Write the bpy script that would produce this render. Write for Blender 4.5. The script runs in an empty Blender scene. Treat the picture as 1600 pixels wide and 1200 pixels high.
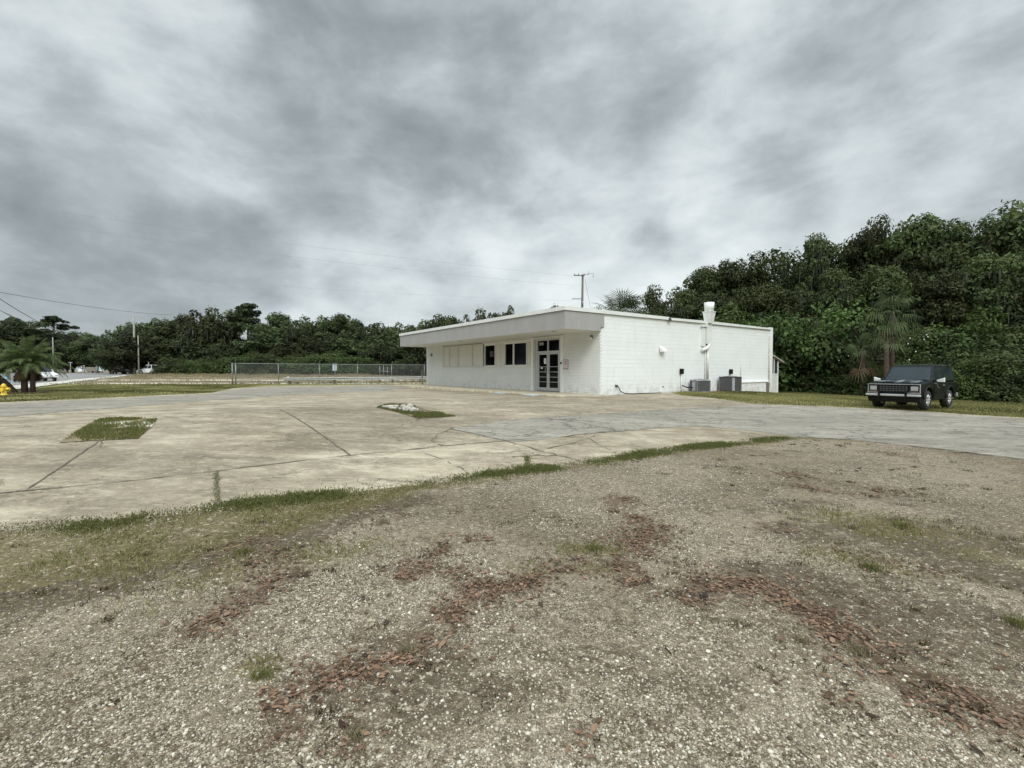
import bpy, bmesh, math, random
import numpy as np
from mathutils import Vector, Matrix, geometry
random.seed(7); RNG = np.random.default_rng(11)
R = math.radians
SC = bpy.context.scene
COL = SC.collection
# ------------------------------------------------------------------ camera
FPX = 740.0; PITCH = R(1.626); CAMZ = 1.10
cd = bpy.data.cameras.new('camera'); cam = bpy.data.objects.new('camera', cd); COL.objects.link(cam)
cd.sensor_fit = 'HORIZONTAL'; cd.sensor_width = 36; cd.lens = 36 * FPX / 1600
cd.clip_start = 0.05; cd.clip_end = 6000
cam.location = (0, 0, CAMZ); cam.rotation_euler = (R(90) - PITCH, 0, 0)
SC.camera = cam
SC.view_settings.view_transform = 'Standard'; SC.view_settings.look = 'None'
SC.view_settings.gamma = 1; SC.view_settings.exposure = 0.12
# ------------------------------------------------------------------ sun
SUN_EL, SUN_AZ = 44, 176      # azimuth from +Y clockwise: behind the camera, to the right
sl = bpy.data.lights.new('sun', 'SUN'); sl.energy = 1.5; sl.angle = R(24); sl.color = (1, .968, .915)
so = bpy.data.objects.new('sun', sl); COL.objects.link(so)
sdir = Vector((math.sin(R(SUN_AZ)) * math.cos(R(SUN_EL)), math.cos(R(SUN_AZ)) * math.cos(R(SUN_EL)), math.sin(R(SUN_EL))))
so.rotation_euler = sdir.to_track_quat('Z', 'Y').to_euler()
# ------------------------------------------------------------------ node helper
class NT:
    def __init__(s, nt): s.nt = nt; nt.nodes.clear()
    def n(s, typ, **kw):
        nd = s.nt.nodes.new(typ); ins = kw.pop('ins', {})
        for k, v in kw.items(): setattr(nd, k, v)
        for k, v in ins.items():
            sock = nd.inputs[k]
            if isinstance(v, bpy.types.NodeSocket): s.nt.links.new(v, sock)
            else: sock.default_value = v
        return nd
    def noise(s, vec, scale, detail=4, rough=.5, dist=0.0, out='Fac', dim='3D'):
        nd = s.n('ShaderNodeTexNoise', noise_dimensions=dim, ins={'Scale': scale, 'Detail': detail, 'Roughness': rough, 'Distortion': dist})
        s.nt.links.new(vec, nd.inputs['Vector']); return nd.outputs[out]
    def math(s, op, a, b=None, c=None, clamp=False):
        nd = s.n('ShaderNodeMath', operation=op, use_clamp=clamp)
        for i, v in enumerate((a, b, c)):
            if v is None: continue
            if isinstance(v, bpy.types.NodeSocket): s.nt.links.new(v, nd.inputs[i])
            else: nd.inputs[i].default_value = v
        return nd.outputs[0]
    def ramp(s, fac, stops, interp='LINEAR'):
        nd = s.n('ShaderNodeValToRGB'); s.nt.links.new(fac, nd.inputs[0])
        e = nd.color_ramp.elements; nd.color_ramp.interpolation = interp
        while len(e) < len(stops): e.new(.5)
        for el, (p, c) in zip(e, stops):
            el.position = p
            el.color = (c, c, c, 1) if not hasattr(c, '__len__') else (*c, 1)
        return nd.outputs[0]
    def maprange(s, v, a, b, c=0.0, d=1.0):
        nd = s.n('ShaderNodeMapRange', clamp=True); s.nt.links.new(v, nd.inputs[0])
        for i, x in enumerate((a, b, c, d)): nd.inputs[i + 1].default_value = x
        nd.interpolation_type = 'SMOOTHSTEP'
        return nd.outputs[0]
    def mix(s, fac, a, b, blend='MIX'):
        nd = s.n('ShaderNodeMix', data_type='RGBA', blend_type=blend)
        for i, v in ((0, fac), (6, a), (7, b)):
            if isinstance(v, bpy.types.NodeSocket): s.nt.links.new(v, nd.inputs[i])
            else:
                nd.inputs[i].default_value = v if i == 0 or len(v) == 4 else (*v, 1)
        return nd.outputs[2]
    def attr(s, name): return s.n('ShaderNodeAttribute', attribute_name=name).outputs['Fac']
    def obj(s): return s.n('ShaderNodeTexCoord').outputs['Object']
    def mapping(s, vec, scale=(1, 1, 1), rot=(0, 0, 0), loc=(0, 0, 0)):
        nd = s.n('ShaderNodeMapping'); s.nt.links.new(vec, nd.inputs[0])
        nd.inputs['Scale'].default_value = scale; nd.inputs['Rotation'].default_value = rot; nd.inputs['Location'].default_value = loc
        return nd.outputs[0]
    def bump(s, h, strength, dist=.01, prev=None):
        nd = s.n('ShaderNodeBump', ins={'Strength': strength, 'Distance': dist}); s.nt.links.new(h, nd.inputs['Height'])
        if prev is not None: s.nt.links.new(prev, nd.inputs['Normal'])
        return nd.outputs[0]
    def pbsdf(s, color, rough=.8, metal=0, normal=None, spec=.5, out=True, **ins):
        nd = s.n('ShaderNodeBsdfPrincipled')
        for k, v in (('Base Color', color), ('Roughness', rough), ('Metallic', metal), ('Specular IOR Level', spec), *ins.items()):
            if isinstance(v, bpy.types.NodeSocket): s.nt.links.new(v, nd.inputs[k])
            else: nd.inputs[k].default_value = (*v, 1) if hasattr(v, '__len__') and len(v) == 3 else v
        if normal is not None: s.nt.links.new(normal, nd.inputs['Normal'])
        if out: s.out(nd.outputs[0])
        return nd.outputs[0]
    def out(s, sh, tgt='Surface', typ='ShaderNodeOutputMaterial'):
        o = s.n(typ); s.nt.links.new(sh, o.inputs[tgt])
def new_mat(name):
    m = bpy.data.materials.new(name); m.use_nodes = True
    return m, NT(m.node_tree)
# ------------------------------------------------------------------ world: overcast sky
def build_world():
    w = bpy.data.worlds.new('World'); SC.world = w; w.use_nodes = True
    T = NT(w.node_tree)
    d = T.n('ShaderNodeTexCoord').outputs['Generated']
    sp = T.n('ShaderNodeSeparateXYZ'); T.nt.links.new(d, sp.inputs[0]); x, y, z = sp.outputs
    zz = T.math('ADD', T.math('MAXIMUM', z, 0.0), 0.34)
    px = T.math('DIVIDE', x, zz); py = T.math('DIVIDE', y, zz)
    cb = T.n('ShaderNodeCombineXYZ'); T.nt.links.new(px, cb.inputs[0]); T.nt.links.new(py, cb.inputs[1]); cb.inputs[2].default_value = 3.3
    p = cb.outputs[0]
    st = T.mapping(p, scale=(1.0, .62, 1), rot=(0, 0, R(-52)))
    n1 = T.noise(st, 1.0, 5, .45, .15)
    n2 = T.noise(T.mapping(p, scale=(1, .8, 1), rot=(0, 0, R(-35)), loc=(7, 3, 0)), 2.6, 9, .56, .15)
    n3 = T.noise(T.mapping(d, scale=(1, 1, 2.0), rot=(0, R(14), 0), loc=(2, 5, 1)), 3.6, 9, .56, .30)
    n4 = T.noise(T.mapping(d, scale=(1, 1, 1.6), rot=(0, R(12), 0), loc=(5, 1, 4)), 8.0, 9, .60, .1)
    L = .57
    for nn, k in ((n1, .45), (n2, .42), (n3, 1.0), (n4, .48)): L = T.math('ADD', L, T.math('MULTIPLY_ADD', nn, k, -.5 * k))
    # broad bright and dark parts of the cloud deck, by direction
    def blob(u, v, wdt, amp):
        nonlocal L
        q = Vector(((u - 800) / FPX, 1, (579 - v) / FPX)).normalized()
        dp = T.n('ShaderNodeVectorMath', operation='DOT_PRODUCT'); T.nt.links.new(d, dp.inputs[0]); dp.inputs[1].default_value = q
        m = T.maprange(dp.outputs['Value'], math.cos(R(wdt)), 1.0, 0, amp * 1.7)
        L = T.math('ADD', L, m)
    for b in ((1010, 440, 16, .20), (250, 20, 9, .10), (330, 25, 5, .08), (150, 410, 15, -.10), (340, 420, 9, -.08), (30, 330, 14, -.06), (950, 375, 8, -.12), (1080, 345, 7, -.08), (1200, 320, 7, -.08), (1330, 240, 9, -.06),
              (620, 170, 18, -.09), (900, 120, 14, -.06), (430, 60, 12, -.05), (740, 400, 9, .06), (1300, 400, 13, .10), (1130, 240, 9, .05), (350, 290, 6, .05), (560, 480, 10, .07), (60, 480, 9, .05), (1480, 170, 14, .02), (1150, 30, 9, .05), (1000, 250, 5, -.04), (375, 345, 4, -.06), (440, 445, 4, -.06), (720, 445, 5, -.05)):
        blob(*b)
    cc = T.ramp(L, [(0.12, (.235, .270, .284)), (.34, (.325, .370, .386)), (.50, (.430, .480, .500)), (.68, (.585, .640, .658)), (.95, (.78, .84, .845))])
    sky = T.n('ShaderNodeTexSky', sky_type='NISHITA', sun_disc=False, sun_elevation=R(SUN_EL), sun_rotation=R(SUN_AZ), air_density=1.0, dust_density=2.0)
    skc = T.mix(1.0, sky.outputs[0], (.10, .10, .10), 'MULTIPLY')
    c = T.mix(.96, skc, cc)
    # an overcast sky is brightest towards the zenith and round the veiled sun
    gz = T.maprange(z, .62, .95, 0, 1.2)
    sd = T.n('ShaderNodeVectorMath', operation='DOT_PRODUCT'); T.nt.links.new(d, sd.inputs[0]); sd.inputs[1].default_value = sdir
    gs = T.maprange(sd.outputs['Value'], .22, 1.0, 0, 2.0)
    gs = T.math('MULTIPLY', gs, T.maprange(z, .12, .5)); lowb = T.math('MULTIPLY', T.maprange(y, .15, -.25, 0, 1), T.maprange(z, .32, .10, 0, .62))
    g = T.math('SUBTRACT', T.math('ADD', T.math('ADD', gz, gs), 1.0), lowb)
    bg = T.n('ShaderNodeBackground'); T.nt.links.new(c, bg.inputs[0]); T.nt.links.new(g, bg.inputs[1])
    T.out(bg.outputs[0], typ='ShaderNodeOutputWorld')
build_world()
# ------------------------------------------------------------------ the lie of the land
CX, CY = 4.02, 21.70                          # front right corner of the store
D2 = np.array((.820, .572)); D1 = np.array((-.573, .820)); THETA = math.atan2(.572, .820)
def ss(t): t = np.clip(t, 0, 1); return t * t * (3 - 2 * t)
def to_local(x, y):
    dx, dy = np.asarray(x, float) - CX, np.asarray(y, float) - CY
    return dx * D2[0] + dy * D2[1], dx * D1[0] + dy * D1[1]
def from_local(lx, ly): return CX + lx * D2[0] + ly * D1[0], CY + lx * D2[1] + ly * D1[1]
def terr(x, y):
    lx, ly = to_local(x, y); x = np.asarray(x, float); y = np.asarray(y, float)
    side = ss((-ly - .6) / 11.0); rear = .9 * ss((lx - 9) / 7.0)
    drop = .42 * (1 - (1 - side) * (1 - rear))
    base = -.035 - .075 * ss((ly - 2) / 9.0)
    rise = .62 * ss((y - 46) / 62.0) * ss((14 - x) / 30.0)
    rip = .012 * np.sin(x * .7 + 1.3) * np.sin(y * .55 + .4)
    return base - drop + rise + rip * ss((np.abs(lx + 1) - 2) / 4)
def ray(u, v):
    dx, up = (u - 800) / FPX, (600 - v) / FPX
    return np.array((dx, math.cos(PITCH) + up * math.sin(PITCH), -math.sin(PITCH) + up * math.cos(PITCH)))
def G(u, v):
    d = ray(u, v); h = 1.5; Y = 20.0
    t = 1.0; last = None
    for t in np.concatenate((np.arange(.8, 60, .1), np.arange(60, 400, 1.0))):
        p = d * t; e = CAMZ + p[2] - float(terr(p[0], p[1]))
        if e < 0: return (float(p[0]), float(p[1]))
    return (float(d[0] * 200), float(d[1] * 200))
def P(u, v, Y):                                # point seen at a pixel, Y metres ahead
    d = ray(u, v); k = Y / d[1]; return Vector((d[0] * k, Y, CAMZ + d[2] * k))
def zg(x, y): return float(terr(x, y))
# smooth pseudo noise
class SN:
    def __init__(s, seed, k=14, f=1.0):
        r = np.random.default_rng(seed); a = r.uniform(0, 2 * np.pi, k); m = f * r.uniform(.5, 2.4, k)
        s.kx, s.ky, s.ph = m * np.cos(a), m * np.sin(a), r.uniform(0, 6.3, k)
    def __call__(s, x, y):
        x = np.asarray(x)[..., None]; y = np.asarray(y)[..., None]
        return np.sin(x * s.kx + y * s.ky + s.ph).sum(-1) / math.sqrt(len(s.kx) / 2) / 1.6
def in_poly(x, y, poly):
    c = np.zeros(np.shape(x), bool); n = len(poly)
    for i in range(n):
        x1, y1 = poly[i]; x2, y2 = poly[(i + 1) % n]
        k = ((y1 > y) != (y2 > y)) & (x < (x2 - x1) * (y - y1) / ((y2 - y1) or 1e-9) + x1); c ^= k
    return c
def dist_poly(x, y, pts):
    d = np.full(np.shape(x), 1e9)
    for (x1, y1), (x2, y2) in zip(pts[:-1], pts[1:]):
        vx, vy = x2 - x1, y2 - y1; L = vx * vx + vy * vy + 1e-9
        t = np.clip(((x - x1) * vx + (y - y1) * vy) / L, 0, 1)
        d = np.minimum(d, np.hypot(x - x1 - t * vx, y - y1 - t * vy))
    return d
# ------------------------------------------------------------------ object helpers
def tag(o, label=None, cat=None, group=None, kind=None):
    if label: o['label'] = label
    if cat: o['category'] = cat
    if group: o['group'] = group
    if kind: o['kind'] = kind
    return o
def thing(name, label, cat, loc=(0, 0, 0), rotz=0, group=None):
    o = bpy.data.objects.new(name, None); COL.objects.link(o); o.empty_display_size = .2
    o.location = loc; o.rotation_euler = (0, 0, rotz)
    return tag(o, label, cat, group)
def link(name, me, mat, parent=None):
    o = bpy.data.objects.new(name, me); COL.objects.link(o)
    if mat is not None and len(me.materials) == 0: me.materials.append(mat)
    if parent is not None: o.parent = parent
    return o
def mesh_np(name, V, F, mat=None, parent=None, attrs=None, smooth=False):
    V = np.asarray(V, np.float32); F = np.asarray(F, np.int32)
    me = bpy.data.meshes.new(name); k = F.shape[1]
    me.vertices.add(len(V)); me.vertices.foreach_set('co', V.ravel())
    me.loops.add(F.size); me.loops.foreach_set('vertex_index', F.ravel())
    me.polygons.add(len(F)); me.polygons.foreach_set('loop_start', np.arange(0, F.size, k, dtype=np.int32))
    if smooth: me.polygons.foreach_set('use_smooth', np.ones(len(F), bool))
    for an, av in (attrs or {}).items():
        a = me.attributes.new(an, 'FLOAT', 'POINT'); a.data.foreach_set('value', np.asarray(av, np.float32))
    me.update(calc_edges=True)
    if mat is not None: me.materials.append(mat)
    return link(name, me, mat, parent)
class MB:
    def __init__(s): s.v = []; s.f = []; s.sm = []
    def add(s, vs, fs, smooth=False):
        b = len(s.v); s.v += [tuple(q) for q in vs]; s.f += [tuple(b + i for i in f) for f in fs]; s.sm += [smooth] * len(fs); return s
    def box(s, c, d, M=None):
        x, y, z = (q / 2 for q in d)
        vs = [Vector((c[0] + i * x, c[1] + j * y, c[2] + k * z)) for i in (-1, 1) for j in (-1, 1) for k in (-1, 1)]
        if M is not None: vs = [M @ q for q in vs]
        return s.add(vs, [(0, 1, 3, 2), (4, 6, 7, 5), (0, 4, 5, 1), (2, 3, 7, 6), (0, 2, 6, 4), (1, 5, 7, 3)])
    def bb(s, a, b): return s.box([(p + q) / 2 for p, q in zip(a, b)], [abs(q - p) for p, q in zip(a, b)])
    def hexa(s, lo, hi): # two rings of 4
        return s.add(list(lo) + list(hi), [(3, 2, 1, 0), (4, 5, 6, 7), (0, 1, 5, 4), (1, 2, 6, 5), (2, 3, 7, 6), (3, 0, 4, 7)])
    def tube(s, pts, rs, n=8, cap=True, smooth=True):
        pts = [Vector(p) for p in pts]
        if not hasattr(rs, '__len__'): rs = [rs] * len(pts)
        rings = []; prev = None
        for i, p in enumerate(pts):
            t = (pts[min(i + 1, len(pts) - 1)] - pts[max(i - 1, 0)]).normalized()
            if prev is None: a = t.cross(Vector((0, 0, 1)) if abs(t.z) < .9 else Vector((1, 0, 0))).normalized()
            else: a = (prev - t * prev.dot(t)).normalized()
            prev = a; b = t.cross(a)
            rings.append([p + (a * math.cos(2 * math.pi * k / n) + b * math.sin(2 * math.pi * k / n)) * rs[i] for k in range(n)])
        vs = [q for r in rings for q in r]; m = len(rings)
        fs = [(i * n + k, i * n + (k + 1) % n, (i + 1) * n + (k + 1) % n, (i + 1) * n + k) for i in range(m - 1) for k in range(n)]
        s.add(vs, fs, smooth)
        if cap:
            b = len(s.v) - m * n
            s.f += [tuple(b + k for k in reversed(range(n))), tuple(b + (m - 1) * n + k for k in range(n))]; s.sm += [False, False]
        return s
    def cyl(s, a, b, r, r2=None, n=12): return s.tube([a, b], [r, r if r2 is None else r2], n)
    def prism(s, poly, a, b, axis='y'):
        def q(u, w, t): return {'y': (u, t, w), 'x': (t, u, w), 'z': (u, w, t)}[axis]
        n = len(poly); vs = [q(u, w, a) for u, w in poly] + [q(u, w, b) for u, w in poly]
        return s.add(vs, [tuple(range(n)), tuple(range(2 * n - 1, n - 1, -1))] + [(i, n + i, n + (i + 1) % n, (i + 1) % n) for i in range(n)])
    def quad(s, *p): return s.add(p, [tuple(range(len(p)))])
    def build(s, name, mat, parent=None, bevel=0, seg=2):
        me = bpy.data.meshes.new(name); me.from_pydata(s.v, [], s.f)
        me.polygons.foreach_set('use_smooth', s.sm)
        bm = bmesh.new(); bm.from_mesh(me); bmesh.ops.recalc_face_normals(bm, faces=bm.faces); bm.to_mesh(me); bm.free()
        me.update(); o = link(name, me, mat, parent)
        if bevel:
            m = o.modifiers.new('bevel', 'BEVEL'); m.width = bevel; m.segments = seg; m.limit_method = 'ANGLE'; m.angle_limit = R(35)
            m.harden_normals = False
        return o
def dup(root, loc=None, rotz=None, scale=None, label=None, group=None):
    r = root.copy(); COL.objects.link(r)
    if loc is not None: r.location = loc
    if rotz is not None: r.rotation_euler = (0, 0, rotz)
    if scale is not None: r.scale = scale
    if label: r['label'] = label
    if group: r['group'] = group
    for ch in list(root.children):
        c = ch.copy(); COL.objects.link(c); c.parent = r
        for g in list(ch.children):
            e = g.copy(); COL.objects.link(e); e.parent = c
    return r
ORD = ['first', 'second', 'third', 'fourth', 'fifth', 'sixth', 'seventh', 'eighth', 'ninth', 'tenth', 'eleventh', 'twelfth', 'thirteenth', 'fourteenth',
       'fifteenth', 'sixteenth', 'seventeenth', 'eighteenth', 'nineteenth', 'twentieth', 'twenty-first', 'twenty-second', 'twenty-third', 'twenty-fourth',
       'twenty-fifth', 'twenty-sixth', 'twenty-seventh', 'twenty-eighth', 'twenty-ninth', 'thirtieth', 'thirty-first', 'thirty-second', 'thirty-third', 'thirty-fourth']
# ------------------------------------------------------------------ materials
def simple(name, col, rough=.6, metal=0, var=.12, scale=6, spec=.5, bump=0, bscale=60, **kw):
    m, T = new_mat(name); o = T.obj()
    n = T.noise(o, scale, 5, .6)
    lo = tuple(c * (1 - var) for c in col); hi = tuple(min(1, c * (1 + var)) for c in col)
    c = T.ramp(n, [(.3, lo), (.7, hi)])
    nm = T.bump(T.noise(o, bscale, 3), bump, .005) if bump else None
    T.pbsdf(c, rough, metal, nm, spec, **kw); return m
def wall_paint(name, base, bw, bh, mortar, axis, bump, grime):
    m, T = new_mat(name); o = T.obj()
    sp = T.n('ShaderNodeSeparateXYZ'); T.nt.links.new(o, sp.inputs[0])
    cb = T.n('ShaderNodeCombineXYZ'); T.nt.links.new(sp.outputs[axis], cb.inputs[0]); T.nt.links.new(sp.outputs[2], cb.inputs[1])
    br = T.n('ShaderNodeTexBrick', ins={'Color1': (1, 1, 1, 1), 'Color2': (.93, .93, .93, 1), 'Mortar': (0, 0, 0, 1), 'Scale': 1.0,
             'Mortar Size': mortar, 'Mortar Smooth': .6, 'Bias': 0, 'Brick Width': bw, 'Row Height': bh})
    T.nt.links.new(cb.outputs[0], br.inputs['Vector'])
    inv = T.math('SUBTRACT', 1.0, br.outputs['Fac'])
    n1 = T.noise(o, 1.1, 6, .62); n2 = T.noise(T.mapping(o, scale=(2.2, 2.2, .35)), 1.6, 5, .6); n3 = T.noise(o, 45, 3)
    # uneven old paint: courses show only in places
    patch = T.maprange(T.noise(T.mapping(o, scale=(.5, .5, 2.2)), .8, 3), .40, .62)
    c = T.mix(T.maprange(n1, .35, .7, 0, .55), base, tuple(q * .90 for q in base))
    c = T.mix(T.maprange(n2, .56, .72, 0, grime), c, (.44, .43, .36))
    c = T.mix(T.math('MULTIPLY', br.outputs['Fac'], T.math('MULTIPLY_ADD', patch, .26, .04 if axis == 0 else .42)), c, tuple(q * .62 for q in base))
    # dirt splashed up from the ground
    low = T.maprange(sp.outputs[2], .75, -.15, 0, 1)
    c = T.mix(T.math('MULTIPLY', low, T.maprange(T.noise(o, 3.2, 9, .75), .42, .62, 0, .5)), c, (.33, .31, .25))
    h = T.math('ADD', T.math('MULTIPLY', inv, .8), T.math('ADD', T.math('MULTIPLY', n3, .25), T.math('MULTIPLY', br.outputs['Color'], .25)))
    T.pbsdf(c, .62, 0, T.bump(h, bump, .012), .35); return m
M = {}
M['block'] = wall_paint('painted_block', (.79, .81, .80), .406, .2032, .012, 0, .55, .18)
M['brick'] = wall_paint('painted_brick', (.79, .80, .785), .205, .072, .007, 1, .9, .12)
M['trim'] = simple('white_trim', (.80, .80, .77), .5, var=.06, bump=.1)
M['trim_grey'] = simple('grey_trim', (.50, .50, .485), .5, var=.08)
M['coping'] = simple('coping_metal', (.70, .71, .69), .45, var=.07, scale=2)
M['board'] = simple('painted_board', (.66, .65, .60), .6, var=.05, scale=1.5, bump=.15)
M['soffit'] = simple('soffit_paint', (.66, .655, .61), .6, var=.06, scale=1.5)
M['roof'] = simple('roof_membrane', (.55, .55, .53), .8)
M['alu'] = simple('aluminium_frame', (.52, .53, .53), .38, .35, var=.06)
M['duct'] = simple('painted_duct', (.76, .77, .75), .4, .1, var=.08, scale=3)
M['pipe'] = simple('painted_pipe', (.70, .71, .68), .5)
M['rust'] = simple('rusty_pipe', (.56, .51, .42), .7, var=.25, scale=9)
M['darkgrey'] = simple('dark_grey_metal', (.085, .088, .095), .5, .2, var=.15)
M['midgrey'] = simple('mid_grey_metal', (.19, .19, .19), .5, .2, var=.12)
M['lightgrey'] = simple('light_grey_metal', (.42, .44, .46), .45, .2, var=.08)
M['black'] = simple('black_plastic', (.008, .008, .0085), .5, var=.2, spec=.2)
M['rubber'] = simple('tyre_rubber', (.022, .022, .022), .85, var=.3, scale=20)
M['chrome'] = simple('chrome', (.62, .64, .66), .17, .95, var=.05)
M['silver'] = simple('silver_trim', (.50, .51, .51), .35, .5, var=.15)
M['galv'] = simple('galvanised_steel', (.24, .255, .25), .5, .5, var=.15, scale=9)
M['carwhite'] = simple('white_car_paint', (.75, .76, .76), .3, var=.03)
M['wood'] = simple('pole_wood', (.13, .11, .09), .85, var=.3, scale=5, bump=.4)
M['wood_pale'] = simple('weathered_pole_wood', (.30, .28, .24), .85, var=.25, scale=5)
M['concrete_pad'] = simple('pad_concrete', (.42, .40, .35), .85, var=.2, scale=5, bump=.3)
M['ceramic'] = simple('insulator', (.35, .36, .37), .35)
M['wire'] = simple('wire', (.035, .037, .04), .6)
M['wire_pale'] = simple('distant_wire', (.30, .32, .34), .6, .2)
M['yellow'] = simple('hydrant_yellow', (.75, .52, .06), .45, var=.12)
M['teal'] = simple('teal_panel', (.25, .58, .56), .5)
M['paper'] = simple('paper', (.75, .76, .76), .6, var=.02)
M['red'] = simple('red_paint', (.26, .07, .06), .5)
M['blue_paint'] = simple('blue_paint', (.25, .38, .55), .45)
M['brownbox'] = simple('brown_wall', (.22, .20, .17), .8)
M['bark'] = simple('bark', (.115, .10, .082), .9, var=.4, scale=8, bump=.6, bscale=25)
M['bark_pale'] = simple('pale_bark', (.20, .18, .155), .9, var=.35, scale=8, bump=.5)
M['boot'] = simple('palm_trunk', (.07, .05, .038), .9, var=.45, scale=12, bump=.8, bscale=30)
M['rubble'] = simple('broken_concrete', (.40, .38, .33), .9, var=.35, scale=9, bump=.6)
def glass(name, tint, rough=.04, spec=.22):
    m, T = new_mat(name); o = T.obj()
    T.pbsdf(T.ramp(T.noise(o, 1.3, 4), [(.35, tuple(c * .6 for c in tint)), (.7, tint)]), rough, 0,
            T.bump(T.noise(o, 1.1, 2), .03, .02), spec); return m
M['glass'] = glass('dark_window_glass', (.005, .0053, .0055), .06, .16)
M['carglass'] = glass('car_glass', (.03, .04, .045), .05)
M['winglass'] = glass('windscreen_glass', (.030, .046, .055), .08, .22)
M['lens'] = glass('lamp_lens', (.42, .43, .42), .1, .6)
m, T = new_mat('faded_black_paint'); o = T.obj()
n = T.noise(o, 2.3, 5, .6)
T.pbsdf(T.ramp(n, [(.35, (.003, .0042, .004)), (.7, (.006, .0095, .009))]), T.maprange(n, .3, .7, .16, .4), 0, None, .16); M['truck'] = m
m, T = new_mat('truck_hood_painted_reflections'); o = T.obj()
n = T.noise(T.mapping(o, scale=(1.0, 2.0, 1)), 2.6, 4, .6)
T.pbsdf(T.ramp(n, [(.42, (.006, .012, .013)), (.52, (.02, .03, .032)), (.60, (.22, .24, .24))]), T.maprange(n, .4, .7, .2, .5), 0, None, .5); M['hood'] = m  # pale patches are reflections painted into the hood colour
m, T = new_mat('fascia_stucco'); o = T.obj()
n = T.noise(T.mapping(o, scale=(1, 1, .4)), 1.3, 6, .6)
T.pbsdf(T.mix(T.maprange(T.noise(o, 2.2, 5, .6), .6, .75, 0, .3), T.ramp(n, [(.3, (.315, .308, .300)), (.7, (.365, .357, .348))]), (.27, .26, .24)), .75, 0,
        T.bump(T.noise(o, 70, 3), .3, .004), .3); M['fascia'] = m
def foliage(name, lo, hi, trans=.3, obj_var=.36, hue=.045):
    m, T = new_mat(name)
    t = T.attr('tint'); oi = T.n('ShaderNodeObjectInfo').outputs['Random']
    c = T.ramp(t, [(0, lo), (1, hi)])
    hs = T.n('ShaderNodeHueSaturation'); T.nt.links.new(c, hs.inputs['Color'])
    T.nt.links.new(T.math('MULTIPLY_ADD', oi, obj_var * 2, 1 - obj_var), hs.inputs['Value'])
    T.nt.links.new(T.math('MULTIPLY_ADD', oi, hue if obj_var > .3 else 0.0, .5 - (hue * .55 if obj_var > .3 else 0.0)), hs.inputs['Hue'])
    b = T.pbsdf(hs.outputs[0], .62, 0, None, .22, out=False)
    tr = T.n('ShaderNodeBsdfTranslucent'); T.nt.links.new(hs.outputs[0], tr.inputs[0])
    mx = T.n('ShaderNodeMixShader', ins={0: trans}); T.nt.links.new(b, mx.inputs[1]); T.nt.links.new(tr.outputs[0], mx.inputs[2])
    T.out(mx.outputs[0]); return m
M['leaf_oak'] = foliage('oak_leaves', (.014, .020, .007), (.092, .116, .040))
M['leaf_far'] = foliage('far_oak_leaves', (.020, .028, .011), (.098, .122, .048))
M['leaf_bush'] = foliage('bright_bush_leaves', (.015, .026, .007), (.10, .148, .042))
M['leaf_pine'] = foliage('pine_needles', (.024, .036, .014), (.060, .085, .035))
M['moss'] = foliage('hanging_moss', (.05, .056, .04), (.10, .108, .078), .2)
M['palm'] = foliage('palm_fronds', (.018, .028, .009), (.105, .135, .058), .2, .15)
M['deadweed'] = foliage('dead_weed', (.035, .027, .014), (.17, .135, .065), .2, .02)
M['palm_green'] = foliage('date_palm_fronds', (.030, .050, .018), (.17, .215, .085), .3, .1)
M['deadfrond'] = foliage('dead_fronds', (.07, .045, .025), (.20, .14, .08), .2, .1)
M['grass'] = foliage('grass_blades', (.065, .072, .022), (.29, .275, .115), .35, .02)
M['grass_green'] = foliage('green_weeds', (.055, .070, .018), (.25, .25, .085), .35, .03)
M['drygrass'] = foliage('dry_grass', (.14, .12, .065), (.34, .30, .19), .3, .02)
M['litter'] = foliage('fallen_leaves', (.030, .018, .011), (.34, .215, .14), .1, .02)
M['twig'] = foliage('twig_bits', (.03, .02, .013), (.16, .11, .07), .0, .02)
M['petal'] = simple('white_petals', (.8, .8, .78), .6)
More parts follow.
